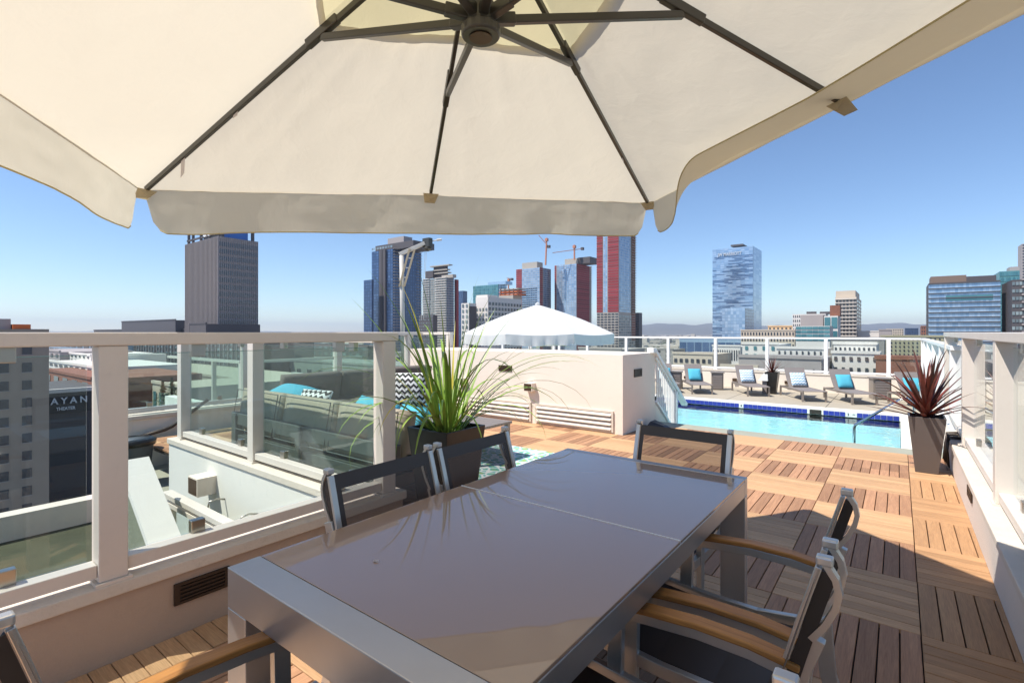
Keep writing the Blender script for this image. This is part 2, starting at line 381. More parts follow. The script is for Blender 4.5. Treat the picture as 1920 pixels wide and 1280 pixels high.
# ================================================================ TOWERS
def winmat(name, ca, cb, rough=.12, metal=.0, spec=.9):
    m, t = newmat(name); L = t.links.new
    out = N(t, 'ShaderNodeOutputMaterial'); b = N(t, 'ShaderNodeBsdfPrincipled', i_Roughness=rough, i_Metallic=metal); b.inputs['Specular IOR Level'].default_value = spec
    ge = N(t, 'ShaderNodeNewGeometry'); mx = N(t, 'ShaderNodeMix', data_type='RGBA'); mx.inputs['A'].default_value = col(ca); mx.inputs['B'].default_value = col(cb)
    L(ge.outputs['Random Per Island'], mx.inputs['Factor']); L(mx.outputs['Result'], b.inputs['Base Color']); L(b.outputs[0], out.inputs[0]); return m
W_dark = winmat('window_dark', (.015, .02, .035), (.05, .06, .08))
W_blue = winmat('window_blue', (.035, .08, .19), (.09, .16, .31), metal=.25)
W_bluel = winmat('window_pale_blue', (.22, .36, .55), (.42, .55, .72), metal=.3)
W_teal = winmat('window_teal', (.04, .16, .20), (.10, .28, .32), metal=.25)
W_grey = winmat('window_grey', (.10, .13, .15), (.28, .34, .36), metal=.1)
W_jw = winmat('window_stripe', (.05, .14, .35), (.55, .66, .78), metal=.3)
T_grey = pbr('tower_grey', (.36, .32, .31), .7); T_dark = pbr('tower_dark', (.085, .075, .08), .6); T_white = pbr('tower_white', (.70, .66, .62), .8, var=.05)
T_beige = pbr('tower_beige', (.55, .47, .38), .8, var=.08); T_red = pbr('tower_red', (.27, .035, .045), .8, island=.25); T_conc = pbr('tower_concrete', (.42, .39, .35), .85, var=.1)
T_blue = pbr('tower_blue', (.05, .085, .17), .25, metal=.3); T_brick = pbr('tower_brick', (.24, .10, .065), .85, var=.2, scale=.5); T_orange = pbr('formwork_orange', (.55, .13, .03), .7)
T_steel = pbr('tower_pale_glass', (.36, .50, .66), .2, metal=.4); T_brown = pbr('facade_brown', (.38, .29, .23), .8, var=.08, scale=.4)
T_olive = pbr('building_olive', (.36, .34, .23), .85, var=.1); T_roof = pbr('roof_grey', (.30, .29, .27), .9, var=.2, scale=.2); T_teal = pbr('teal_cladding', (.10, .26, .27), .4)
M_red_sign = pbr('sign_red', (.45, .02, .02), .5); M_blue_sign = pbr('screen_blue', (.03, .16, .52), .4); M_letter2 = pbr('sign_letter_dull', (.50, .55, .62), .5); M_letter = pbr('sign_letter', (.80, .82, .86), .4)
M_signbk = pbr('sign_black', (.02, .02, .025), .5)

class Tower:
    """corner (uc) nearest the camera, left face runs to ul, right face to ur, on the street grid"""
    def __init__(s, name, label, uc, ul, ur, vtop, z, wall, cat='tower', zb=GZ, group=None):
        s.z = z; s.x, s.y = Wp((uc - 960) / FPX * z, z); s.top = hz(vtop, z)
        s.x0 = on_y(ul, s.y)[0] if ul > -299 else s.x - 40; s.y1 = on_x(ur, s.x)[0] if (ur > uc and uc < 1680) else s.y + 30; s.zb = zb
        s.t = thing(name, label, cat, (s.x, s.y, zb), group=group)
        MB().box(s.x0, s.x, s.y, s.y1, zb, s.top).build('wall', wall, s.t)
    def face(s, side, name, m, a0=0., a1=1., v0=None, v1=None, nb=8, nf=None, fh=3.4, wf=.6, hf=.55, proud=.25, skip=None):
        """grid of panes proud of one face; a0..a1 fraction from the corner; v = picture rows of top/bottom at the corner"""
        zt = s.top if v0 is None else hz(v0, s.z); zb = s.zb if v1 is None else hz(v1, s.z)
        n = nf or max(1, int((zt - zb) / fh)); fh = (zt - zb) / n; mb = MB(); p = proud
        Lx = (s.x - s.x0) if side == 'l' else (s.y1 - s.y)
        for j in range(n):
            z1 = zt - j * fh - fh * (1 - hf) / 2; z0 = z1 - fh * hf
            for i in range(nb):
                if skip and skip(i, j): continue
                f0 = a0 + (a1 - a0) * (i + (1 - wf) / 2) / nb; f1 = a0 + (a1 - a0) * (i + (1 + wf) / 2) / nb
                if side == 'l': x0, x1 = s.x - f0 * Lx, s.x - f1 * Lx; y = s.y - p; mb.quad((x1, y, z0), (x0, y, z0), (x0, y, z1), (x1, y, z1))
                else: y0, y1 = s.y + f0 * Lx, s.y + f1 * Lx; x = s.x + p; mb.quad((x, y0, z0), (x, y1, z0), (x, y1, z1), (x, y0, z1))
        o = mb.build(name, m, s.t); o['kind'] = 'stuff' if nb * n > 12 else 'thing'; return o
    def slabs(s, side, name, m, a0=0., a1=1., v0=None, v1=None, fh=3.4, out=1.2, th=.35):
        zt = s.top if v0 is None else hz(v0, s.z); zb = s.zb if v1 is None else hz(v1, s.z); mb = MB(); n = max(1, int((zt - zb) / fh)); fh = (zt - zb) / n
        Lx = (s.x - s.x0) if side == 'l' else (s.y1 - s.y)
        for j in range(n + 1):
            z = zt - j * fh
            if side == 'l': mb.box(s.x - a1 * Lx, s.x - a0 * Lx, s.y - out, s.y, z - th / 2, z + th / 2)
            else: mb.box(s.x, s.x + out, s.y + a0 * Lx, s.y + a1 * Lx, z - th / 2, z + th / 2)
        o = mb.build(name, m, s.t); o['kind'] = 'stuff'; return o
    def fins(s, side, name, m, nb, out=.5, th=.3, a0=0., a1=1., v0=None, v1=None):
        zt = s.top if v0 is None else hz(v0, s.z); zb = s.zb if v1 is None else hz(v1, s.z); mb = MB(); Lx = (s.x - s.x0) if side == 'l' else (s.y1 - s.y)
        for i in range(nb + 1):
            f = a0 + (a1 - a0) * i / nb
            if side == 'l': x = s.x - f * Lx; mb.box(x - th / 2, x + th / 2, s.y - out, s.y, zb, zt)
            else: y = s.y + f * Lx; mb.box(s.x, s.x + out, y - th / 2, y + th / 2, zb, zt)
        o = mb.build(name, m, s.t); o['kind'] = 'stuff'; return o
    def block(s, name, m, u0, u1, v0, v1, d0=.15, d1=.85):
        """box on the roof between picture columns u0..u1 (measured on the plane y=mid) and rows v0..v1"""
        ym = s.y + (s.y1 - s.y) * d0; x0, za = on_y(u0, ym); x1, zb_ = on_y(u1, ym); z = (za + zb_) / 2
        return MB().box(x0, x1, ym, s.y + (s.y1 - s.y) * d1, hz(v1, z), hz(v0, z)).build(name, m, s.t)

# 1 office tower with the lettered crown
t = Tower('office_tower', 'dark grey office tower with vertical fins and a steel roof frame, leftmost of the towers', 410, 349, 483, 443, 300, T_grey)
t.fins('l', 'facade_fins', T_grey, 26, .7, .4); t.face('l', 'spandrel_windows', W_grey, nb=26, fh=3.6, wf=.5, hf=.5, proud=.1)
t.face('r', 'windows', W_dark, nb=19, fh=4.2, wf=.55, hf=.6, v0=450); t.fins('r', 'facade_fins', T_grey, 19, .5, .3)
mb = MB()
for u in (352, 360, 375, 392): x, z = on_y(u, t.y + 1); mb.box(x - .6, x + .6, t.y + 1, t.y + 2.4, t.top - 4, t.top + 16)
x0, _ = on_y(350, t.y + 1); mb.box(x0, t.x, t.y + 1, t.y + 2, t.top + 2.2, t.top + 3.2)
for f in (.12, .9): yy = t.y + f * (t.y1 - t.y); mb.box(t.x - 2.4, t.x - 1, yy - .8, yy + .8, t.top - 4, t.top + 16)
mb.build('roof_frame', T_dark, t.t)
MB().box(t.x - 8, t.x - 3, t.y + .17 * (t.y1 - t.y), t.y + .8 * (t.y1 - t.y), t.top - 2, t.top + 14).build('blue_screen', M_blue_sign, t.t)
x0, _ = on_y(376, t.y); x1, _ = on_y(405, t.y)
text('USC', 12, 'lettering', M_letter, t.t, ((x0 + x1) / 2, t.y + .6, t.top + 6), (R(90), 0, 0), .4, .8)
MB().box(x0, x1, t.y + 1.6, t.y + 2.6, t.top - 3, t.top + 13)  .build('sign_backing', T_dark, t.t)

# 2 blue residential tower
t = Tower('blue_glass_tower', 'tall deep blue glass apartment tower behind the hoist arm', 737, 697, 790, 466, 560, T_blue)
t.face('l', 'windows', W_blue, nb=9, fh=3.2, wf=.8, hf=.7); t.fins('l', 'pier', T_dark, 1, 2, 6, .37, .5)
t.face('r', 'windows', W_blue, nb=12, fh=3.2, wf=.6, hf=.65); t.slabs('r', 'balconies', T_grey, .0, .3, fh=3.2, out=2.5); t.slabs('r', 'balconies', T_grey, .8, 1, fh=3.2, out=1.5)
t.block('crown', T_dark, 704, 775, 456, 468, .06, .8); t.block('plant_room', T_grey, 727, 757, 445, 458, .3, .6)
t.face('l', 'crown_windows', W_grey, nb=8, nf=1, v0=458, v1=465, wf=.7, hf=.6, proud=.5)
t = Tower('blue_glass_annex', 'lower blue-grey glass wing on the left of the tall blue tower', 697.5, 682, 700, 524, 562, T_blue, cat='building')
t.face('l', 'windows', W_blue, nb=4, fh=3.2, wf=.7, hf=.6)

# 3 pale tower with the unfinished top
t = Tower('unfinished_tower', 'pale green-grey balcony tower with bare concrete floors on top', 838, 793, 851, 520, 640, T_conc)
t.face('l', 'windows', W_grey, nb=14, fh=3.1, wf=.7, hf=.7); t.slabs('l', 'balconies', T_white, 0, .45, fh=3.1, out=2.2, th=.9); t.slabs('l', 'balconies', T_white, .7, 1, fh=3.1, out=1.4, th=.6)
t.face('r', 'windows', W_blue, nb=5, fh=3.1, wf=.7, hf=.7)
for (v, u0, u1) in ((497, 806, 842), (505, 812, 838), (511, 806, 840)):
    t.block('bare_slab', T_conc, u0, u1, v, v + 2, .1, .6)
t.block('core', T_dark, 813, 836, 497, 521, .3, .6); t.block('bare_storey', T_dark, 797, 812, 508, 521, .0, .5); t.block('bare_storey', T_conc, 828, 849, 515, 521, .2, .7)
t2 = Tower('red_hoist_tower', 'thin dark red construction hoist shaft beside the unfinished tower', 856, 852, 860, 524, 655, T_red, cat='hoist'); t2.slabs('l', 'landings', T_dark, fh=3.1)
t2 = Tower('blue_far_tower', 'distant blue-grey tower peeking out right of the red hoist shaft', 868, 860, 876, 545, 1100, T_blue); t2.face('l', 'windows', W_blue, nb=5, fh=4, wf=.7)
t2 = Tower('dark_low_block', 'dark low concrete block in front of the unfinished tower', 812, 786, 820, 590, 520, T_dark, cat='building'); t2.face('l', 'windows', W_grey, nb=8, fh=3.4, wf=.4, hf=.4)

# 4 teal curved glass
t = Tower('teal_glass_building', 'teal glass office building with a curved roof line', 934, 887, 950, 533, 850, T_teal, cat='building'); t.face('l', 'windows', W_teal, nb=12, fh=5, wf=.88, hf=.8); t.face('r', 'windows', W_bluel, nb=3, fh=5, wf=.8, hf=.8)
t.block('roof_screen', T_steel, 915, 948, 528, 534, .1, .9)
# 5 white building
t = Tower('white_stepped_building', 'white mid-rise with square windows and a slanting top, before the towers', 915, 892, 978, 556, 330, T_white, cat='building')
t.face('l', 'windows', W_grey, nb=4, v0=575, fh=3.3, wf=.55, hf=.55); t.face('r', 'windows', W_dark, nb=11, v0=564, fh=3.3, wf=.6, hf=.6); t.block('parapet_step', T_white, 893, 914, 553, 558, .02, .3)
t = Tower('white_narrow_building', 'narrow white block with one column of windows, left of the stepped white building', 879, 865, 893, 568, 325, T_white, cat='building')
t.face('l', 'windows', W_grey, nb=2, fh=3.3, wf=.5, hf=.6)
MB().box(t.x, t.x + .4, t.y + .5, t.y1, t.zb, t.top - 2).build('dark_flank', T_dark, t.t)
# 6 orange formwork
t = Tower('formwork_building', 'concrete frame under construction wrapped in orange formwork', 962, 935, 978, 553, 520, T_conc, cat='building')
for v in (541, 546, 551): t.block('formwork_deck', T_orange if v > 545 else T_conc, 936, 972, v, v + 2.2, .0, .9)
for u in range(938, 972, 8): t.block('formwork_post', T_brick, u, u + 1.6, 541, 554, .0, .1)
# 7, 8 twin towers with cranes
t = Tower('crane_tower', 'half-clad white and blue tower with a tower crane and open floors', 1012, 968, 1033, 501, 760, T_conc)
t.face('l', 'windows', W_bluel, nb=8, fh=3.2, a0=0.0, a1=.75, wf=.92, hf=.7); t.face('l', 'open_floors', W_dark, nb=7, fh=3.4, a0=.1, a1=.75, v0=538, v1=640, wf=.85, hf=.5, proud=.5)
t.face('l', 'red_wrap', T_red, nb=1, fh=3.2, a0=.75, a1=1, wf=1, hf=.75, proud=.4); t.face('r', 'red_wrap', T_red, nb=1, fh=3.2, a0=0, a1=.25, wf=1, hf=.8, proud=.5); t.face('r', 'windows', W_blue, nb=5, fh=3.2, a0=.3, a1=1, wf=.85, hf=.75)
t.block('roof_box', T_conc, 979, 1007, 492, 503, .1, .6); twin_a = t
t = Tower('red_wrapped_tower', 'glass tower with a dark red wrapped flank, right of the crane tower', 1081, 1040, 1109, 494, 760, T_conc)
t.face('l', 'windows', W_bluel, nb=8, fh=3.2, a0=0.0, a1=.9, wf=.93, hf=.78); t.face('l', 'red_wrap', T_red, nb=1, fh=3.2, a0=.92, a1=1, wf=1, hf=.75, proud=.4)
t.face('r', 'red_wrap', T_red, nb=1, fh=3.2, a0=0, a1=.85, wf=1, hf=.9, proud=.5); t.slabs('r', 'edge_slabs', T_white, .88, 1, fh=3.2, out=2)
t.block('roof_box', T_conc, 1059, 1082, 485, 496, .1, .5); t.block('roof_scaffold', T_dark, 1083, 1106, 482, 494, .2, .7); twin_b = t
def crane(label, z, base, top, jib_a, jib_b, cab):
    b = PT(*base, z); tp = PT(*top, z); o = thing('tower_crane', label, 'crane', tuple(b), group='cranes on the unfinished towers')
    MB().bar([b, tp], 1.8, 1.8, (0, 1, 0)).build('mast', M_crane, o)
    a, c = PT(*jib_a, z), PT(*jib_b, z)
    m = MB(); m.bar([a, c], 1.2, .8); m.build('jib', M_crane, o)
    MB().box(tp.x - 2, tp.x + 2, tp.y - 2, tp.y + 2, tp.z - 5, tp.z - 1).build('cab', M_crane, o)
    q = PT(*cab, z); MB().box(q.x - 2, q.x + 2, q.y - 2, q.y + 2, q.z - 1.5, q.z + 2.5).build('counterweight', T_dark, o)
M_crane = pbr('crane_paint', (.50, .20, .12), .6, var=.1)
crane('orange tower crane with a steeply raised jib, left of two', 762, (1023, 497), (1025, 446), (1010, 441), (1030, 464), (1029, 463))
crane('orange tower crane with a level jib over the red wrapped tower', 762, (1077, 487), (1077, 459), (1036, 474), (1094, 466), (1092, 467))
crane('small far orange crane above the teal building', 900, (953, 545), (954, 522), (950, 521), (962, 523), (960, 524))

# 9 tall red tower
t = Tower('tall_red_tower', 'tallest tower, wrapped in dark red netting, its top behind the parasol', 1160, 1119, 1191, 395, 640, T_conc)
t.face('l', 'red_wrap', T_red, nb=1, fh=3.3, a0=0, a1=.48, v1=585, wf=1, hf=.82, proud=.5); t.face('l', 'red_wrap', T_red, nb=1, fh=3.3, a0=.72, a1=1, v1=585, wf=1, hf=.82, proud=.5)
t.face('l', 'pale_strip', W_bluel, nb=2, fh=3.3, a0=.5, a1=.7, v1=585, wf=.8, hf=.85); t.face('l', 'open_floors', W_dark, nb=6, fh=3.4, v0=586, wf=.8, hf=.55, proud=.4)
t.face('r', 'windows', W_bluel, nb=8, fh=3.3, a0=.02, a1=.7, v1=585, wf=.8, hf=.85); t.face('r', 'lower_windows', W_grey, nb=8, fh=3.3, v0=590, wf=.85, hf=.7)
t.face('r', 'rust_wrap', T_brick, nb=1, fh=3.3, a0=.75, a1=1, v1=640, wf=1, hf=.75, proud=.5); t.slabs('r', 'balconies', T_conc, .72, 1, v1=585, fh=3.3, out=2.6)
t = Tower('dark_narrow_tower', 'dark narrow block on the right foot of the tall red tower', 1198, 1188, 1204, 586, 700, T_dark); t.face('l', 'windows', W_dark, nb=3, fh=3.4)
# 10 striped hotel
t = Tower('striped_hotel_tower', 'pale blue hotel tower striped with dark window bands, standing alone', 1412, 1336, 1428, 461, 850, T_steel)
rj = random.Random(4); segs = {}
for j in range(70):
    a = 0; 
    while a < 20:
        L_ = rj.randint(3, 8); on = rj.random() < .45
        for k in range(a, min(20, a + L_)): segs[(k, j)] = on
        a += L_
t.face('l', 'pale_bands', W_bluel, nb=10, fh=3.5, wf=.98, hf=.72); t.face('l', 'dark_bands', W_blue, nb=20, nf=70, wf=1.0, hf=.42, proud=.6, v0=476, skip=lambda i, j: not segs[(i, j)])
t.face('r', 'windows', W_bluel, nb=3, fh=3.5, wf=.96, hf=.9)
t.block('helipad', T_dark, 1370, 1393, 458, 461, .2, .7)
x0, _ = on_y(1345, t.y); x1, _ = on_y(1392, t.y)
text('JW MARRIOTT', 7.5, 'lettering', M_letter2, t.t, ((x0 + x1) / 2, t.y - 1.2, hz(471, t.z) - 1.5), (R(90), 0, 0), .3, .8)
t = Tower('pale_glass_block', 'pale glass block at the foot of the striped hotel tower', 1397, 1354, 1414, 577, 640, T_steel, cat='building'); t.face('l', 'windows', W_bluel, nb=8, fh=4, wf=.93, hf=.9); t.face('r', 'windows', W_blue, nb=4, fh=4, wf=.9, hf=.85)
# 11 beige tower
t = Tower('beige_balcony_tower', 'beige concrete tower with rows of small dark balconies on the right skyline', 1606, 1566, 1615, 556, 420, T_beige)
t.face('l', 'windows', W_dark, nb=6, fh=3.1, v0=560, wf=.6, hf=.5); t.slabs('l', 'balconies', T_white, fh=3.1, v0=560, out=1.2, th=.5); t.face('r', 'windows', W_dark, nb=3, fh=3.1, v0=560, wf=.6, hf=.5); t.block('plant_room', T_beige, 1567, 1604, 545, 558, .1, .9)
t = Tower('white_gridded_block', 'white block with small square windows left of the beige tower', 1548, 1486, 1553, 588, 380, T_white, cat='building'); t.face('l', 'windows', W_dark, nb=16, fh=3.3, wf=.4, hf=.5); t.block('roof_plant', T_dark, 1512, 1530, 584, 589, .3, .5); t.block('roof_plant', T_dark, 1537, 1558, 584, 589, .3, .5)
t = Tower('grey_blank_block', 'blank grey-brown block in front of the white gridded one', 1543, 1501, 1545, 590, 340, T_grey, cat='building')
t = Tower('teal_panel_tower', 'small white frame tower with big teal panes', 1571, 1545, 1576, 592, 330, T_white, cat='building'); t.face('l', 'teal_panes', W_teal, nb=2, fh=9, wf=.85, hf=.8)
t = Tower('teal_ribbon_building', 'low teal glass building with a white ribbon band', 1556, 1492, 1562, 611, 300, T_white, cat='building'); t.face('l', 'teal_panes', W_teal, nb=6, nf=4, v1=640, wf=.96, hf=.72)
t = Tower('signboard_frame', 'rust red signboards on a roof frame before the beige tower', 1575, 1556, 1577, 572, 332, T_brick, cat='billboard', zb=hz(592, 332)) 
# 12 glass office right
t = Tower('ribbed_glass_office', 'wide glass office with dark horizontal ribs and a brown penthouse at the right', 1876, 1741, 1880, 525, 260, T_dark, cat='building')
t.face('l', 'windows', W_bluel, nb=26, v0=527, nf=14, v1=660, wf=.985, hf=.84); t.slabs('l', 'dark_ribs', T_dark, v0=527, v1=660, fh=(hz(527, 260) - hz(660, 260)) / 14.01, out=.9, th=.5)
t.block('penthouse', pbr('penthouse_brown', (.20, .14, .11), .7), 1745, 1812, 517, 530, .03, .6); t.block('penthouse_dark', T_dark, 1812, 1868, 517, 529, .03, .6)
t.face('l', 'reflections', W_teal, nb=3, nf=1, v0=551, v1=561, a0=.1, a1=.75, wf=1, hf=1, proud=.5)
t = Tower('teal_glass_tower', 'tall teal green glass tower at the right edge', 1912, 1874, 1917, 507, 330, T_teal); t.face('l', 'windows', W_teal, nb=9, fh=3.6, wf=.85, hf=.75); t.block('crown', T_grey, 1893, 1911, 500, 508, .1, .5)
t = Tower('dark_glass_tower', 'dark glass tower with white balconies cut by the right edge', 1960, 1897, 1990, 522, 240, T_dark); t.face('l', 'windows', W_grey, nb=9, fh=3.5, wf=.8, hf=.45); t.slabs('l', 'balconies', T_grey, .1, .7, fh=3.5, out=1.4, th=.8)
t = Tower('spire_tower', 'slim tower with a spire at the far right edge', 1945, 1916, 1960, 455, 700, T_grey); t.face('l', 'windows', W_dark, nb=5, fh=4)

# 13 mid-ground buildings right of the block
def low(name, label, ul, ur, vtop, z, m, nb=0, nf=0, fh=3.6, wm=W_dark, d=25, wf=.45, hf=.5, group=None, v1=None):
    t = Tower(name, label, ur, ul, ur, vtop, z, m, cat='building', group=group); 
    if nb: t.face('l', 'windows', wm, nb=nb, nf=nf or None, fh=fh, wf=wf, hf=hf, v1=v1, proud=.2)
    MB().box(t.x0 - .3, t.x + .3, t.y - .3, t.y + .4, t.top, t.top + .9).build('parapet', m, t.t)
    return t
low('cornice_building', 'tan brick building with a dark cornice left of the teal ribbon building', 1389, 1490, 620, 330, T_beige, 18, 7, fh=3.8, v1=700)
low('peach_building', 'peach coloured low roof behind the tan cornice building', 1440, 1486, 612, 420, pbr('peach', (.75, .50, .28), .8), 6)
low('arena_building', 'long pale arena with a dark curved glass corner', 1274, 1392, 636, 520, T_steel, 8, 2, fh=7, wm=W_blue, wf=.9, hf=.6)
low('green_roof_building', 'pale building with a green-grey roof and arched windows', 1336, 1388, 650, 260, T_white, 12, 4, wf=.4, hf=.6)
low('cream_garage', 'long cream garage with square dark openings', 1262, 1336, 665, 210, T_beige, 7, 1, fh=6, wf=.55, hf=.3, v1=690)
low('tan_rooftop_building', 'tan flat-roofed building with a small palm on its terrace', 1352, 1420, 690, 150, T_beige, 5, 1, wf=.2, hf=.4, v1=720)
low('white_loft', 'white brick loft with pairs of windows, nearest left of the post', 1392, 1458, 646, 190, T_white, 4, 3, wf=.35, hf=.5, wm=W_teal, v1=690)
low('long_white_loft', 'long white painted brick loft with three grouped windows', 1456, 1545, 655, 170, T_white, 8, 2, wf=.3, hf=.55, v1=690)
low('grey_brick_shed', 'long grey painted brick shed roof below the white lofts', 1385, 1540, 674, 140, T_grey, 6, 1, wf=.1, hf=.2, v1=720)
low('white_corner_loft', 'white loft with a penthouse and potted shrub on its terrace', 1560, 1648, 664, 150, T_white, 6, 2, wf=.42, hf=.4, v1=705)
low('white_penthouse', 'white penthouse with paired windows above the corner loft', 1563, 1643, 646, 165, T_white, 9, 1, wf=.42, hf=.45, v1=668)
low('grey_rubble_roof', 'grey gravelled roof block behind the white penthouse', 1558, 1658, 636, 215, T_roof, 0)
low('olive_apartments', 'olive green apartment block with stacks of dark balconies', 1652, 1775, 632, 230, T_olive, 15, 9, wf=.35, hf=.45, v1=700)
low('brick_warehouse', 'red brick warehouse wall under the olive apartments', 1642, 1775, 676, 120, T_brick, 0)
low('white_flat_building', 'long low white building right of the beige tower', 1608, 1650, 622, 420, T_white, 0)
low('grey_box_building', 'grey-brown windowless box beyond the white flat building', 1648, 1672, 619, 400, T_grey, 0)
low('round_brick_building', 'round reddish brick tower far right of the beige tower', 1727, 1748, 612, 600, T_brick, 5)
low('blue_grey_office', 'small blue-grey office on the right horizon', 1697, 1722, 616, 800, T_blue, 8)
low('pink_office', 'small pinkish office on the right horizon', 1662, 1694, 617, 850, T_beige, 8)
low('parking_structure', 'concrete parking deck below the tall red tower', 1085, 1165, 655, 260, T_conc, 6, 2, fh=3, wf=.85, hf=.5)
low('white_sheds', 'row of low white sheds left of the cream garage', 1190, 1262, 655, 420, T_roof, 4)
for k, (ua, ub, vt) in enumerate([(1200, 1211, 612), (1216, 1222, 618), (1240, 1249, 619), (1296, 1303, 619), (1146, 1152, 616), (585, 592, 619)]):
    pass
# far left group
t = Tower('brown_office', 'big shaded brown office facade with square windows, filling the left edge', -300, -420, 92, 615.5, 77.4, T_brown, cat='building')
wm_ = MB().box(-.03, .12, -.66, .66, -.85, .85); fm_ = MB().box(-.05, .10, -.76, .76, -1.0, -.86)
me_w = wm_.mesh('window'); me_w.materials.append(W_dark); me_s = fm_.mesh('sill'); me_s.materials.append(T_grey)
for i in range(7):
    for j in range(12):
        wd = bpy.data.objects.new('window', me_w); C.objects.link(wd); wd.parent = t.t; wd.location = (.02, 19.5 - 3.1 * i - t.y, (hz(655.5, 94) - 3.28 * j) - GZ)
        si = bpy.data.objects.new('sill', me_s); C.objects.link(si); si.parent = wd
MB().box(t.x - 9, t.x - 2, on_x(28, t.x)[0], on_x(62, t.x)[0], t.top, t.top + .9).build('orange_barriers', T_orange, t.t)
MB().box(t.x - 14, t.x - 3, t.y + 2, on_x(26, t.x)[0], t.top, t.top + 1.9).build('roof_plant', T_grey, t.t)
t = Tower('theatre_wall', 'dark theatre fly wall carrying a black sign band with white lettering', -300, -420, 236, 764, 104.4, pbr('theatre_dark', (.085, .08, .085), .8, var=.1), cat='building')
ya, za = on_x(60, t.x); yb, zb_ = on_x(167, t.x)
MB().box(t.x, t.x + .3, ya, on_x(171, t.x)[0], hz(776, 130) , hz(738, 130)).build('sign_band', M_signbk, t.t)
MB().box(t.x - .5, t.x + .5, t.y, t.y1, t.top - .2, t.top + .8).build('coping', T_white, t.t)
text('M A Y A N', 2.3, 'lettering', M_letter, t.t, (t.x + .45, (on_x(72, t.x)[0] + on_x(164, t.x)[0]) / 2, hz(752.5, 131)), (R(90), 0, R(90)), .1, 1.3, fit=on_x(164, t.x)[0] - on_x(76, t.x)[0])
text('THEATER', 1.15, 'lettering', M_letter, t.t, (t.x + .45, (on_x(104, t.x)[0] + on_x(141, t.x)[0]) / 2, hz(767, 131)), (R(90), 0, R(90)), .1, .9, fit=on_x(141, t.x)[0] - on_x(105, t.x)[0])
low('brick_rooftop_building', 'dark brick building with a pitched roof just above the theatre sign', 70, 172, 712, 150, T_brick, 6, 1, fh=5, wm=W_grey, wf=.5, v1=740)
low('white_terraced_building', 'white terraced block between the brick roof and the gridded office, far left', 84, 175, 690, 185, T_white, 9, 2, wf=.6, hf=.5, v1=712)
low('small_white_block', 'small white block with an upper storey, above the white terraced block', 112, 170, 667, 230, T_white, 8, 3, wf=.4, v1=690)
low('gridded_office', 'blue-grey gridded office behind the left railing post', 60, 182, 645, 330, T_steel, 12, 9, wf=.75, hf=.6)
low('grey_tower_base', 'grey low tower base left of the gridded office', 60, 112, 660, 250, T_grey, 6)
low('black_flat_roof', 'broad dark rooftop just above the left handrail', 176, 356, 618, 380, T_dark)
low('black_roof_box', 'black box standing on the broad dark rooftop', 228, 329, 600, 385, T_dark)
low('small_dark_roof_box', 'small dark rooftop box before the lettered office tower', 355, 386, 607, 280, T_dark)
t = low('dark_finned_building', 'wide dark green-grey office with vertical fins seen through the left glass', 236, 480, 640, 240, T_dark, 26, 6, wf=.5, hf=.4, v1=712, wm=W_grey); t.fins('l', 'facade_fins', T_grey, 40, .6, .35)
low('sunlit_parapet_building', 'low building with a sunlit tan parapet behind the conifers', 236, 470, 716, 170, T_beige, 0)
low('yellow_annex', 'small pale yellow annex beside the dark conifers', 286, 345, 728, 140, T_beige, 5, 3, wm=W_teal, wf=.5)
low('grey_green_yard_building', 'low grey-green roof seen through the corner glass', 440, 760, 690, 200, T_roof, 16, 2, wf=.4)
low('dark_mid_building', 'dark mid-rise behind the blue tower foot', 500, 690, 648, 420, T_dark, 18, 6, wm=W_grey, wf=.5)
low('grey_hall', 'grey hall roof between the dark mid-rise and the parasol', 700, 880, 668, 300, T_grey, 12, 3, wf=.5)

# trees
def conifer(u, vtop, z, h, r, label):
    b = PT(u, vtop, z); o = thing('conifer_tree', label, 'tree', (b.x, b.y, b.z - h), group='dark conifers below the left parapet'); rr = random.Random(int(u))
    MB().tube([(b.x, b.y, b.z - h), (b.x, b.y, b.z - .5)], .22, 6).build('trunk', T_brick, o)
    mb = MB()
    for k in range(900):
        f = rr.random() ** .8; a = rr.uniform(0, 2 * PI); rad = r * (1 - f) * (.35 + .75 * rr.random()) * (1 + .3 * math.sin(9 * f + a)); zz = b.z - .2 - (1 - f) * h * .85 
        p = Vector((b.x + rad * math.cos(a), b.y + rad * math.sin(a), zz)); s_ = rr.uniform(.15, .5)
        d = Vector((math.cos(a), math.sin(a), rr.uniform(-.5, .2))) * s_; q = Vector((-math.sin(a), math.cos(a), rr.uniform(-.3, .3))) * s_ * .6
        mb.quad(p - q, p + d * .3, p + q, p - d)
    c = mb.build('crown', M_conif, o); return o
M_conif = pbr('conifer_foliage', (.035, .06, .025), .9, island=.5)
conifer(305, 712, 105, 9, 2.6, 'tall dark conifer beyond the parapet, leftmost of the clump')
conifer(322, 706, 108, 10, 2.8, 'tallest dark conifer in the middle of the clump')
conifer(338, 722, 104, 8, 2.6, 'bushy lower conifer at the right of the clump')

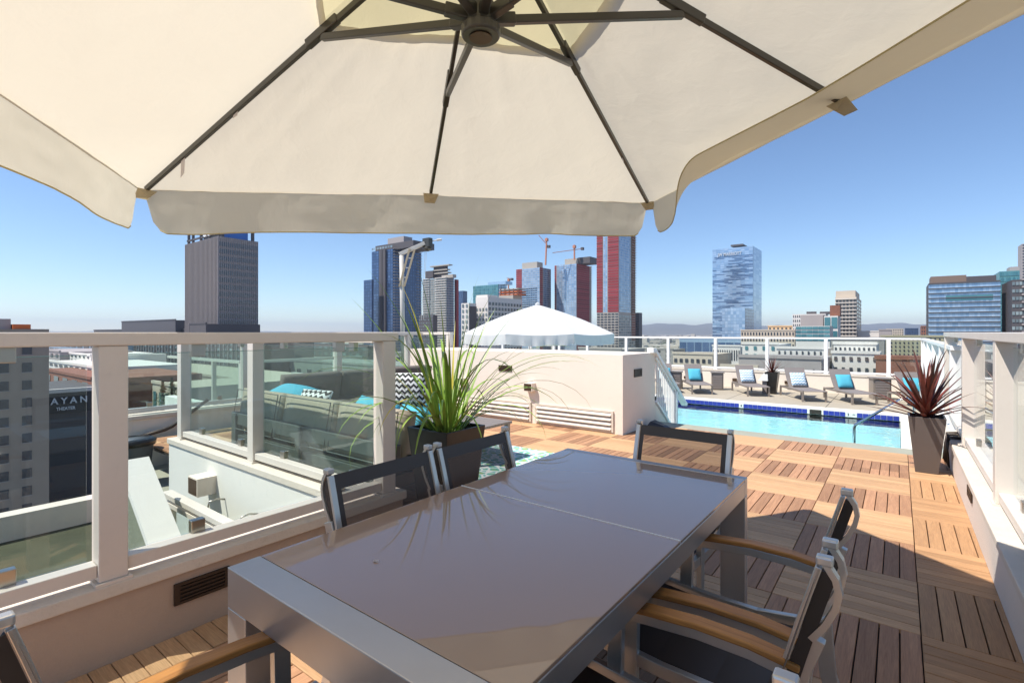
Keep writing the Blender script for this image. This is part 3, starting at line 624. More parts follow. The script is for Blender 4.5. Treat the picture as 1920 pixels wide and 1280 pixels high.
# ================================================================ ROOF TERRACE: floors
SL = .608; X0 = .08; Y0 = 2.92
def slat_mesh(L_, W_, uv0=0.):
    mb = MB(); b = .002; T = .02; a, c = L_ / 2, W_ / 2
    vs = [(-a, -c, -T), (a, -c, -T), (a, c, -T), (-a, c, -T), (-a, -c, -b), (a, -c, -b), (a, c, -b), (-a, c, -b), (-a + b, -c + b, 0), (a - b, -c + b, 0), (a - b, c - b, 0), (-a + b, c - b, 0)]
    fs = [(0, 1, 5, 4), (1, 2, 6, 5), (2, 3, 7, 6), (3, 0, 4, 7), (4, 5, 9, 8), (5, 6, 10, 9), (6, 7, 11, 10), (7, 4, 8, 11), (8, 9, 10, 11)]
    mb._add(vs, fs, [[(vs[i][0] + uv0, vs[i][1] + 1.3 + uv0) for i in f] for f in fs]); return mb
deck = MB().box(-2.57, .405, -1.9, 7.15, -.06, -.022).box(-7.6, -2.571, 2.19, 6.18, -.06, -.022).build('deck', M_under); deck['kind'] = 'structure'
near_slats = []; rest = {'v': MB(), 'h': MB()}
regions = [(-2.575, .41, -1.9, 2.18), (-7.6, .41, 2.18, 6.19), (-2.9, .41, 6.19, 7.15)]
def emit(x0, x1, y0, y1, vert):
    for (a, b, c, d) in regions:
        p, q, r, s_ = max(x0, a), min(x1, b), max(y0, c), min(y1, d)
        if q - p > .012 and s_ - r > .012:
            cx, cy = (p + q) / 2, (r + s_) / 2; z = cx * FW[0] + cy * FW[1]
            uu = 960 + FPX * (cx * RT[0] + cy * RT[1]) / z if z > .1 else -9999
            vis = z > .35 and -150 < uu < 2050 and HZ + FPX * CAM_H / z < 1500
            key = (z + (0 if -2.5 < cx else 4)) if vis else 99 + z
            near_slats.append((key, cx, cy, q - p, s_ - r, vert, x0 > X0 - .01))
for i in range(-1, 13):
    for j in range(-8, 7):
        tx0, tx1 = X0 - (i + 1) * SL, X0 - i * SL; ty0, ty1 = Y0 + j * SL, Y0 + (j + 1) * SL; vert = (i + j) % 2 == 1; g_ = .0028
        for k in range(8):
            if vert: a = tx0 + k * SL / 8; emit(a + g_, a + SL / 8 - g_, ty0 + .002, ty1 - .002, True)
            else: a = ty0 + k * SL / 8; emit(tx0 + .002, tx1 - .002, a + g_ * .6, a + SL / 8 - g_ * .6, False)
near_slats.sort(key=lambda q: q[0]); cache = {}
for n_, (key, cx, cy, sx, sy, vert, rgt) in enumerate(near_slats):
    L_, W_ = (sy, sx) if vert else (sx, sy); rz = PI / 2 if vert else 0
    if n_ < 300:
        k_ = (round(L_, 3), round(W_, 3), vert, rgt)
        if k_ not in cache:
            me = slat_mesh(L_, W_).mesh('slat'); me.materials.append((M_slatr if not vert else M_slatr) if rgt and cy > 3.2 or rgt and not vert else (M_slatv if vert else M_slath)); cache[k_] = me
        o = bpy.data.objects.new('slat', cache[k_]); C.objects.link(o); o.parent = deck
        o.location = (cx, cy, random.uniform(-.0012, .0008)); o.rotation_euler = (0, 0, rz)
    else:
        m = slat_mesh(L_, W_, (n_ * .37) % 11); c_, s__ = math.cos(rz), math.sin(rz); dz = random.uniform(-.001, .0008)
        rest['v' if vert else 'h']._add([(cx + x * c_ - y * s__, cy + x * s__ + y * c_, z + dz) for x, y, z in m.v], m.f, m.uv)
rest['v'].build('brown_slats', M_slatv, deck, local=True)['kind'] = 'stuff'; rest['h'].build('sheen_toned_slats', M_slath, deck, local=True)['kind'] = 'stuff'

# pool deck (0.5 m lower), pool
PZ = -.5; WZ = -.645; PX0, PX1, PY0, PY1 = -5.6, .03, 7.52, 14.22
pd = MB()
pd.box(-14, PX0 - .25, 7.35, 18.2, PZ - .4, PZ); pd.box(PX1 + .28, 3.5, 7.52, 18.2, PZ - .4, PZ); pd.box(PX0 - .25, PX1 + .28, PY1 + .3, 18.2, PZ - .4, PZ)
o = pd.build('pool_deck', M_conc); o['kind'] = 'structure'
for k in range(5):
    x = -8.5 + 2.35 * k; MB().box(x, x + .012, PY1 + .3, 18.2, PZ, PZ + .002).build('joint', M_under, o)
cp = MB().box(PX0 - .25, PX1 + .28, PY1, PY1 + .3, PZ - .3, PZ + .02).box(PX1, PX1 + .28, PY0, PY1 - .002, PZ - .9, PZ + .02).box(PX0 - .25, PX0, PY0, PY1 - .002, PZ - .3, PZ + .02)
cp.build('pool_coping', M_poolcop, bevel=.012)['kind'] = 'structure'
MB().box(-2.9, .41, 7.152, 7.52, -1.6, -.004).build('pool_kerb', M_curb, bevel=.008)['kind'] = 'structure'
ps = MB(); zb_ = -1.75
ps.quad((PX0, PY0, zb_), (PX1, PY0, zb_), (PX1, PY1, zb_), (PX0, PY1, zb_)); ps.quad((PX0, PY1, zb_), (PX1, PY1, zb_), (PX1, PY1, PZ - .13), (PX0, PY1, PZ - .13))
ps.quad((PX0, PY0, zb_), (PX0, PY1, zb_), (PX0, PY1, PZ), (PX0, PY0, PZ)); ps.quad((PX1, PY1, zb_), (PX1, PY0, zb_), (PX1, PY0, PZ), (PX1, PY1, PZ)); ps.quad((PX1, PY0, zb_), (PX0, PY0, zb_), (PX0, PY0, -.6), (PX1, PY0, -.6))
basin = ps.build('pool_basin', M_basin); basin['kind'] = 'structure'
for k in range(4): MB().box(PX1 - .45 - .35 * k, PX1 - .001, 8.4, 10.4, zb_, -.95 - .24 * k).build('pool_step', M_basin, basin)
tn = 0; x = PX0 + .01; Wt = .112; me_t = MB().box(-.052, .052, -.008, 0, -.052, .052).mesh('tile'); me_t.materials.append(M_tile); me_tw = me_t.copy(); me_tw.materials[0] = M_tilew
white_at = [on_y(1393, PY1)[0], on_y(1592, PY1)[0], on_y(1602, PY1)[0]]; dark_at = (on_y(1518, PY1)[0], on_y(1540, PY1)[0])
while x < PX1 - Wt:
    cx = x + Wt / 2
    if not (dark_at[0] < cx < dark_at[1]):
        wh = any(abs(cx - a) < Wt * .5 for a in white_at)
        o = bpy.data.objects.new('tile', me_tw if wh else me_t); C.objects.link(o); o.parent = basin; o.location = (cx, PY1, PZ - .072)
        if wh: text('4' if cx < -1.6 else ('3' if cx < white_at[1] + .06 else 'FT'), .085 if cx < white_at[1] + .06 else .05, 'depth_marker', M_black, o, (cx, PY1 - .010, PZ - .072), (R(90), 0, 0), .001)
    x += Wt
MB().box(dark_at[0], dark_at[1], PY1 - .01, PY1 + .05, PZ - .125, PZ - .02).build('skimmer', M_under, basin)
wm, wt = newmat('pool_water'); L = wt.links.new; wo = N(wt, 'ShaderNodeOutputMaterial'); tr = N(wt, 'ShaderNodeBsdfTransparent'); gl = N(wt, 'ShaderNodeBsdfGlossy', i_Roughness=.02)
tr.inputs[0].default_value = (.78, .97, .98, 1); mx = N(wt, 'ShaderNodeMixShader'); tc = N(wt, 'ShaderNodeTexCoord')
nz = N(wt, 'ShaderNodeTexNoise', i_Scale=2.6, i_Detail=3.0); nz2 = N(wt, 'ShaderNodeTexNoise', i_Scale=9.0, i_Detail=2.0); L(tc.outputs['Object'], nz.inputs['Vector']); L(tc.outputs['Object'], nz2.inputs['Vector'])
am = N(wt, 'ShaderNodeMath', operation='MULTIPLY_ADD'); am.inputs[1].default_value = .25; L(nz2.outputs['Fac'], am.inputs[0]); L(nz.outputs['Fac'], am.inputs[2])
bp = N(wt, 'ShaderNodeBump', i_Strength=.35, i_Distance=.06); L(am.outputs[0], bp.inputs['Height']); L(bp.outputs[0], gl.inputs['Normal'])
L(schlick(wt, .02, bp.outputs[0]), mx.inputs[0]); L(tr.outputs[0], mx.inputs[1]); L(gl.outputs[0], mx.inputs[2]); L(mx.outputs[0], wo.inputs[0])
q = MB(); q.quad((PX0, PY0, WZ), (PX1, PY0, WZ), (PX1, PY1 - .009, WZ), (PX0, PY1 - .009, WZ)); q.build('pool_water', wm)['kind'] = 'structure'
hr = thing('pool_handrail', 'polished steel grab rail curving from the pool up to the coping', 'handrail', (-.67, 11.5, WZ))
MB().tube([(-.67, 11.5, -1.2), (-.67, 11.5, -.45), (-.655, 11.5, -.39), (-.6, 11.5, -.34), (.02, 11.5, .14), (.12, 11.5, .18), (.2, 11.5, .12), (.22, 11.5, 0), (.22, 11.5, PZ)], .024, 8, (0, 1, 0)).build('tube', M_steel, hr, True)

# ================================================================ parapets and walls
def wall(name, label, m, boxes, cop=None, cat='wall'):
    b = boxes[0]; o = thing(name, label, cat, ((b[0] + b[1]) / 2, (b[2] + b[3]) / 2, b[4]))
    mb = MB(); [mb.box(*q) for q in boxes]; mb.build('wall_body', m, o)
    if cop: mb = MB(); [mb.box(*q) for q in cop]; mb.build('coping', M_coping, o, bevel=.006)
    return o
def grille(parent, c, w_, h_, face, nl=4, mat=None, proud=.012):
    """louvred vent on a face: face '+x','-x','-y'"""
    x, y, z = c; s = 1 if face == '+x' else -1
    def bb(mb, a0, a1, z0, z1, d0, d1):
        if face in ('+x', '-x'): xs = sorted((x + s * d0, x + s * d1)); mb.box(xs[0], xs[1], y + a0, y + a1, z0, z1)
        else: mb.box(x + a0, x + a1, y - d1, y - d0, z0, z1)
    f = MB(); t_ = min(w_, h_) * .13; a = w_ / 2; b = h_ / 2
    bb(f, -a, a, z + b - t_, z + b, 0, proud); bb(f, -a, a, z - b, z - b + t_, 0, proud); bb(f, -a, -a + t_ * 1.8, z - b + t_, z + b - t_, 0, proud); bb(f, a - t_ * 1.8, a, z - b + t_, z + b - t_, 0, proud)
    bb(f, -a, a, z - b, z + b, -.001, .002)
    v = f.build('vent', mat or M_louver, parent)
    H_ = h_ - 2 * t_; l = MB()
    for k in range(nl): zz = z - b + t_ + H_ * (k + .5) / nl; bb(l, -a + t_ * 1.8, a - t_ * 1.8, zz - H_ / nl * .22, zz + H_ / nl * .18, .003, proud * .85)
    l.build('louver', mat or M_louver, v)
    return v
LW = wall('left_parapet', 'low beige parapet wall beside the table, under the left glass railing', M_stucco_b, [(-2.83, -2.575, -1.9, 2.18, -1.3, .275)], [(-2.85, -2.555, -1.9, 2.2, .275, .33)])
grille(LW, (-2.575, .985, .185), .235, .095, '+x', 4)
PWB = wall('terrace_parapet', 'white sunlit parapet wall of the sofa terrace above the sunken passage', M_stucco_w, [(-6.06, -2.83, 2.0, 2.18, -1.3, .20)], [(-6.08, -2.852, 1.985, 2.2, .20, .255)])
RW = wall('right_parapet', 'low pale parapet wall along the right side of the deck', M_stucco_r, [(.41, .66, -1.9, 7.3, -.6, .25)], [(.398, .70, -1.9, 7.32, .25, .295)])
grille(RW, (.41, 4.87, .205), .24, .075, '-x', 2)
BL = wall('plaster_block', 'long cream plaster block wall with louvres at its foot, in front of the white parasol', M_stucco, [(-7.1, -2.9, 6.19, 7.3, -1.0, 1.06)])
for (x0, x1) in ((-6.9, -5.68), (-5.62, -4.38), (-4.3, -3.03)):
    f = MB().box(x0, x1, 6.165, 6.1895, .28, .305).box(x0, x1, 6.165, 6.1895, .02, .04).box(x0, x0 + .03, 6.165, 6.1895, .04, .28).box(x1 - .03, x1, 6.165, 6.1895, .04, .28)
    f.quad((x0, 6.188, .02), (x1, 6.188, .02), (x1, 6.188, .3), (x0, 6.188, .3)); v = f.build('louvre_frame', M_coping, BL)
    for k in range(4):
        z = .06 + k * .062; MB().hexa([(x0 + .03, 6.150, z - .012), (x1 - .03, 6.150, z - .012), (x1 - .03, 6.187, z + .02), (x0 + .03, 6.187, z + .02), (x0 + .03, 6.150, z + .004), (x1 - .03, 6.150, z + .004), (x1 - .03, 6.187, z + .036), (x0 + .03, 6.187, z + .036)]).build('slat', M_stucco, v)
    MB().quad((x0 + .03, 6.1868, .04), (x1 - .03, 6.1868, .04), (x1 - .03, 6.1868, .28), (x0 + .03, 6.1868, .28)).build('recess', M_louver, v)
grille(BL, (-4.88, 6.19, .80), .26, .09, '-y', 2, M_brown); grille(BL, (-2.9, 6.67, .795), .26, .11, '+x', 5)
def sconce(x, y, z, s, label, face='-y', d=.10):
    o = thing('wall_light', label, 'wall light', (x, y, z), group='square wall lights')
    h = s / 2; 
    if face == '-y': mb = MB().box(x - h, x + h, y - d, y, z - h * .8, z + h * .8); fc = MB().box(x - h * .86, x + h * .86, y - d - .004, y - d, z - h * .68, z + h * .68)
    mb.build('housing', M_stucco if s > .13 else M_brown, o); fc.build('cover', M_brown, o); return o
sconce(-4.38, 6.19, .545, .15, 'small square wall light on the cream block, right of the grass plant')
sconce(-5.76, 6.19, .545, .15, 'wall light on the cream block half hidden behind the grass')
sconce(-5.02, 2.0, -.02, .2, 'boxy light on the white wall above the sunken passage', d=.16)
FWY = 18.2
FWALL = wall('far_parapet', 'low cream parapet wall behind the loungers at the end of the pool deck', M_stucco, [(-14, 2.6, FWY, FWY + .25, -1.2, .03)], [(-14.02, 2.62, FWY - .02, FWY + .27, .03, .08)])
for i, (u, lb) in enumerate([(1287, 'leftmost of the small lights on the far wall, behind the first blue pillow lounger'), (1378, 'small light on the far wall left of the first chevron pillow lounger'), (1476, 'small light on the far wall left of the second chevron pillow lounger'), (1568, 'small light on the far wall left of the last open lounger')]):
    x, z = on_y(u, FWY); sconce(x, FWY, hz(707 + (u - 1287) * .05, z), .12, lb)
wall('pool_side_wall', 'low white wall along the right side of the pool deck', M_stucco_w, [(.42, .66, 7.325, FWY - .03, -1.2, .03)], [(.40, .70, 7.325, FWY - .03, .03, .08)])
WPX = -7.75
wall('west_parapet', 'tan outer parapet at the far left of the terrace with a dark handrail', M_stucco, [(WPX - .25, WPX, 2.0, 7.3, -1.3, .24)], [(WPX - .27, WPX + .02, 1.98, 7.32, .24, .29)])
# sunken passage on the left
MB().box(-9.0, -2.85, -4, 1.42, -1.6, -1.3).box(-9.0, WPX - .26, 1.42, 2.4, -1.6, -1.3).box(WPX - .26, -5.2, 1.42, 1.99, -1.6, -1.3).build('lower_terrace_turf', M_turf)['kind'] = 'structure'
MB().box(-5.2, -2.85, 1.42, 2.0, -1.6, -1.2).build('passage_floor', M_curb)['kind'] = 'structure'
MB().box(WPX, -6.1, 2.0, 7.3, -1.2, -.39).build('landing_floor', M_curb)['kind'] = 'structure'
wall('lower_terrace_kerb', 'cream kerb at the edge of the dark lower terrace, far left', M_coping, [(-9.25, -9.0, -4, 2.4, -1.6, -.98)])
# sloping stair cheek
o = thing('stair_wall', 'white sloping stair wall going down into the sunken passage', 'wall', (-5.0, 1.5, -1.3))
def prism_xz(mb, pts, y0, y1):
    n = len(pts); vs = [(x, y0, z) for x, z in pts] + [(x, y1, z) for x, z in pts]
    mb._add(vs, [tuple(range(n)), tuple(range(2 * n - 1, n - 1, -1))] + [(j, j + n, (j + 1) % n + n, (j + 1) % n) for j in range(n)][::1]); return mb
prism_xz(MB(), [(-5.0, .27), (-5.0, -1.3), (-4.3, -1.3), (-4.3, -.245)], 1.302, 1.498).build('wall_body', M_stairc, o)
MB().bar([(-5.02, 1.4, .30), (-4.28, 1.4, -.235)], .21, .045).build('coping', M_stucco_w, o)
# lower gate railing and its hooks
o = thing('lower_rail', 'low white guard rail in the sunken passage in front of the white wall', 'railing', (-4.3, 1.7, -1.2))
MB().box(-5.2, -3.2, 1.66, 1.74, -.10, -.055).build('top_rail', M_paint, o, bevel=.004); MB().box(-5.2, -3.2, 1.67, 1.73, -.17, -.135).build('lower_bar', M_paint, o)
for x in (-5.12, -3.3): MB().box(x - .04, x + .04, 1.665, 1.735, -1.2, -.17).build('post', M_paint, o, bevel=.004)
MB().box(-5.04, -3.38, 1.696, 1.704, -1.15, -.18).build('glass_panel', M_pane, o)
for x in (-4.75, -4.15):
    MB().tube([(x, 2.0, -.12), (x, 1.93, -.10), (x, 1.87, -.11), (x, 1.86, -.17)], .008, 6, (1, 0, 0)).build('hook', M_nickel, o, True)
# bin
b_ = thing('trash_bin', 'grey wheeled bin lined with a black bag, standing below the left glass', 'bin', (-7.0, 1.95, -.39))
MB().lathe((-7.0, 1.95, -.39), [(.15, 0), (.2, .5), (.21, .52)], 14).build('bin_body', M_bin, b_, True)
MB().lathe((-7.0, 1.95, .125), [(.22, -.06), (.225, .0), (.17, .02), (.15, -.02)], 14).build('bag', M_bag, b_, True)
# dark handrail on the west wall
o = thing('wall_handrail', 'dark curved handrail on the tan outer wall above the bin', 'handrail', (WPX + .08, 2.5, .1))
MB().tube([(WPX + .09, 2.12, .02), (WPX + .09, 2.48, .08), (WPX + .09, 2.56, .11), (WPX + .09, 2.72, .22), (WPX + .09, 3.0, .42)], .022, 8, (1, 0, 0)).build('tube', M_louver, o, True)
MB().tube([(WPX, 2.3, 0.0), (WPX + .09, 2.3, .03)], .03, 8).build('bracket', M_louver, o)
# little lower corner parapet further out
o = thing('outer_corner_parapet', 'pale parapet corner with glass on the next roof level down, far left', 'wall', (-10.9, 3.6, -1.5))
cx, cy = Wp((448 - 960) / FPX * 10.2, 10.2)
MB().box(cx - 4, cx, cy, cy + .2, -2.5, -.23).box(cx - .2, cx, cy + .201, cy + 3, -2.5, -.23).build('wall_body', M_stucco_w, o)
MB().box(cx - 4, cx - .1, cy + .05, cy + .12, .72, .78).box(cx - .12, cx - .05, cy + .121, cy + 3, .72, .78).box(cx - .12, cx - .04, cy + .04, cy + .12, -.23, .72).box(cx - 1.4, cx - 1.34, cy + .04, cy + .12, -.23, .72).build('rail_frame', M_paint, o)
MB().box(cx - 1.33, cx - .14, cy + .08, cy + .088, -.15, .7).build('glass_panel', M_pane, o)

# ================================================================ glass railings
def railing(name, label, axis, c, a0, a1, zb, zt, posts, side=1, pw=.1, tw=.11, mat=None, glass=True, clamps=True, gmat=None):
    mat = mat or M_paint; f = (lambda a, o, z: (c + o * side, a, z)) if axis == 'y' else (lambda a, o, z: (a, c + o * side, z))
    def B(mb, a_0, a_1, o0, o1, z0, z1):
        p = f(a_0, o0, z0); q = f(a_1, o1, z1); mb.box(min(p[0], q[0]), max(p[0], q[0]), min(p[1], q[1]), max(p[1], q[1]), z0, z1); return mb
    o = thing(name, label, 'railing', f((a0 + a1) / 2, 0, zb))
    B(MB(), a0, a1, -tw / 2, tw / 2, zt - .055, zt).build('top_rail', mat, o, bevel=.005)
    ps = sorted(posts); ends = [a0 - pw / 2] + ps + [a1 + pw / 2]
    for p in ps:
        po = B(MB(), p - pw / 2, p + pw / 2, -pw / 2, pw / 2, zb + .012, zt - .0555).build('post', mat, o, bevel=.005)
        B(MB(), p - pw * .62, p + pw * .62, -pw * .62, pw * .62, zb, zb + .012).build('base_plate', mat, po)
    for p, q in zip(ends, ends[1:]):
        s0, s1 = p + pw / 2 + .001, q - pw / 2 - .001
        if s1 - s0 < .15: continue
        B(MB(), s0, s1, -.035, .035, zb + .03, zb + .085).build('bottom_rail', mat, o, bevel=.004)
        if glass:
            g_ = B(MB(), s0 + .02, s1 - .02, .028, .036, zb + .088, zt - .095)
            g_ = g_.build('glass_panel', gmat or M_pane, o)
            B(MB(), s0 + .0195, s1 - .0195, .0275, .0365, zt - .0948, zt - .0925).build('glass_edge', M_pane_edge, g_)
            if clamps:
                for a in (s0 + .22 * (s1 - s0), s0 + .80 * (s1 - s0)):
                    for z in (zb + .082, zt - .115): B(MB(), a - .03, a + .03, .012, .05, z, z + .062).build('clamp', M_nickel, g_, bevel=.003)
    return o
railing('glass_railing', 'white framed glass railing on the left parapet beside the table', 'y', -2.62, -1.9, 2.14, .33, 1.36, [-.75, .65, 2.07], -1)
railing('glass_railing', 'white glass railing crossing behind the two left chairs, around the sofa terrace', 'x', 2.09, -5.96, -2.70, .255, 1.345, [-5.91, -4.37], 1, gmat=M_pane_g)
ry = [on_x(u, .48)[0] for u in (1870, 1807, 1773)]
railing('glass_railing', 'white glass railing along the right parapet, reflecting the red-leaved plant', 'y', .52, -1.9, ry[2] + .12, .295, 1.36, [ry[0] + .05 - 2 * (ry[1] - ry[0]), ry[0] + .05 - (ry[1] - ry[0]), ry[0] + .05, ry[1] + .05, ry[2] + .05][1:] + [.35], 1)
fp = [on_y(u, FWY)[0] for u in (940, 991, 1036, 1099, 1172, 1251, 1340, 1437, 1548, 1666)]
railing('glass_railing', 'long thin white railing across the skyline behind the loungers', 'x', FWY + .12, -14, .5, .08, 1.2, fp + [-11.5, -13], 1, tw=.08, mat=M_paint_far, clamps=False)
railing('glass_railing', 'white railing continuing along the right of the pool, beyond the nearer one', 'y', .54, 7.9, FWY - .1, .08, 1.2, [8.1, 10.2, 12.3, 14.4, 16.5, 18.0], 1, mat=M_paint_far, clamps=False)
railing('glass_railing', 'white glass railing on the outer left parapet near the bin', 'y', WPX - .12, 2.05, 7.2, .29, 1.36, [3.6, 5.2, 6.8], -1, gmat=M_pane_g)
railing('glass_railing', 'short white railing piece behind the grass plant with a thick end post', 'x', 7.0 + .2, -13, on_y(847, 7.2)[0], .2, 1.365, [on_y(847, 7.2)[0] - .06, -9.0, -11], 1, clamps=False)

# stairs from the block down to the pool deck
o = thing('pool_stairs', 'white stair with slanting handrail and thin balusters at the right end of the cream block', 'stairs', (-2.9, 7.3, PZ))
prism = MB(); pts = [(7.305, .30), (8.4, -.5), (8.4, -1.0), (7.305, -1.0)]; vs = [(-3.02, y, z) for y, z in pts] + [(-2.9, y, z) for y, z in pts]
prism._add(vs, [(3, 2, 1, 0), (4, 5, 6, 7), (0, 1, 5, 4), (1, 2, 6, 5), (2, 3, 7, 6), (3, 0, 4, 7)]); prism.build('stringer', M_stucco, o)
for k in range(5): MB().box(-4.0, -3.02, 7.31 + .22 * k, 7.53 + .22 * k, -1.0, .14 - .155 * k).build('step', M_conc, o)
def rz_(y, z0, z1): return z0 + (z1 - z0) * (y - 7.25) / 1.35
MB().bar([(-2.9, 7.22, 1.10), (-2.9, 8.62, .13)], .10, .055).build('top_rail', M_paint_far, o, bevel=.006)
MB().bar([(-2.9, 7.3, .985), (-2.9, 8.3, .29)], .05, .035).build('under_rail', M_paint_far, o)
MB().bar([(-2.9, 7.33, .325), (-2.9, 8.3, -.38)], .05, .035).build('bottom_rail', M_paint_far, o)
MB().box(-2.95, -2.85, 7.12, 7.22, 1.06, 1.13).build('newel_cap', M_paint_far, o); MB().box(-2.94, -2.86, 8.10, 8.18, -.6, .40).build('newel_post', M_paint_far, o)
for k in range(11):
    y = 7.38 + .069 * k; MB().box(-2.909, -2.891, y - .008, y + .008, .325 - .7247 * (y - 7.33) , .985 - .695 * (y - 7.3)).build('baluster', M_paint_far, o)
# little black speaker
p = G(1245, 800, -.0); o = thing('ground_speaker', 'black wedge shaped box at the foot of the stairs behind the far chair', 'speaker', (-2.72, 6.95, 0))
MB().hexa([(-2.86, 6.80, 0), (-2.55, 6.84, 0), (-2.52, 7.02, 0), (-2.84, 7.02, 0), (-2.80, 6.88, .10), (-2.62, 6.88, .06), (-2.60, 6.98, .05), (-2.78, 7.0, .11)]).build('speaker_body', M_speak, o, bevel=.008)
# hoist arm
zh = 11.5; o = thing('hoist_arm', 'grey hoist post with a rising boom, ladder brace and pulley head behind the grass plant', 'hoist', tuple(PT(755, 655, zh)))
MB().tube([PT(756, 680, zh), PT(753, 479, zh)], .052, 10, (0, 1, 0)).build('post', M_davit, o, True)
MB().bar([PT(749, 477, zh), PT(797, 456, zh)], .08, .08).build('boom', M_davit, o, bevel=.006)
for d in (0, 9): MB().bar([PT(749 + d, 537, zh - .05), PT(768 + d, 466 + d / 3, zh - .05)], .03, .04).build('brace', M_davit2, o)
for (ua, v) in ((756, 520), (761, 502), (766, 484)): MB().bar([PT(ua, v, zh - .05), PT(ua + 9, v, zh - .05)], .02, .02).build('rung', M_davit, o)
q = PT(802, 454, zh); MB().box(q.x - .12, q.x + .10, q.y - .06, q.y + .06, q.z - .12, q.z + .09).lathe((q.x, q.y, q.z - .16), [(.03, -.05), (.09, 0), (.09, .03), (.03, .06)], 10).build('pulley_head', M_rib, o, bevel=.01)
MB().tube([q, PT(820, 450, zh)], .012, 6).tube([PT(819, 450, zh), PT(828, 449, zh)], .028, 8).build('camera_nozzle', M_davit, o)
for d in (0, 4): MB().tube([PT(797 + d * .6, 472, zh), PT(790 + d, 600, zh)], .004, 5).build('rope', M_davit, o)

# ================================================================ TABLE
TX0, TX1, TY0, TY1, TZ = -1.41, -.515, .60, 2.33, .74
t = thing('dining_table', 'long dining table with a glossy taupe glass top and silver frame', 'table', ((TX0 + TX1) / 2, (TY0 + TY1) / 2, 0))
for (y0, y1, hb, nm) in ((TY0, TY0 + .085, .105, 'end_bar'), (TY1 - .045, TY1, .075, 'end_bar')):
    MB().box(TX0, TX1, y0, y1, TZ - hb, TZ).build(nm, M_tabf, t, bevel=.0025)
for x0, x1 in ((TX0, TX0 + .03), (TX1 - .03, TX1)): MB().box(x0, x1, TY0 + .086, TY1 - .046, TZ - .075, TZ - .0105).build('side_rail', M_tabf, t, bevel=.002)
for (x0, x1, y0, y1, hb) in ((TX0, TX0 + .10, TY0, TY0 + .085, .1055), (TX1 - .10, TX1, TY0, TY0 + .085, .1055), (TX0, TX0 + .10, TY1 - .045, TY1, .0755), (TX1 - .10, TX1, TY1 - .045, TY1, .0755)):
    MB().box(x0, x1, y0, y1, .0, TZ - hb).build('leg', M_tabf, t, bevel=.0025)
lf = thing('dry_leaf', 'tiny pale dry leaf lying on the taupe table top', 'leaf', (-1.02, 1.06, TZ)); px_, py_ = G(705, 1052, TZ); lf.location = (px_, py_, TZ)
MB()._add
lm = MB(); lm._add([(px_ - .012, py_, TZ + .0002), (px_ - .002, py_ - .007, TZ + .003), (px_ + .012, py_ - .002, TZ + .001), (px_ + .004, py_ + .006, TZ + .0035)], [(0, 1, 2, 3)]); lm.build('leaf_blade', M_tag, lf)
ys = 1.498
for y0, y1 in ((TY0 + .0875, ys - .003), (ys + .003, TY1 - .0475)): MB().box(TX0 + .001, TX1 - .001, y0, y1, TZ - .010, TZ - .001).build('glass_top', M_tabtop, t, bevel=.0015)
MB().box(TX0 + .002, TX1 - .002, ys - .0024, ys + .0024, TZ - .03, TZ + .0004).build('seam_strip', M_seam, t)

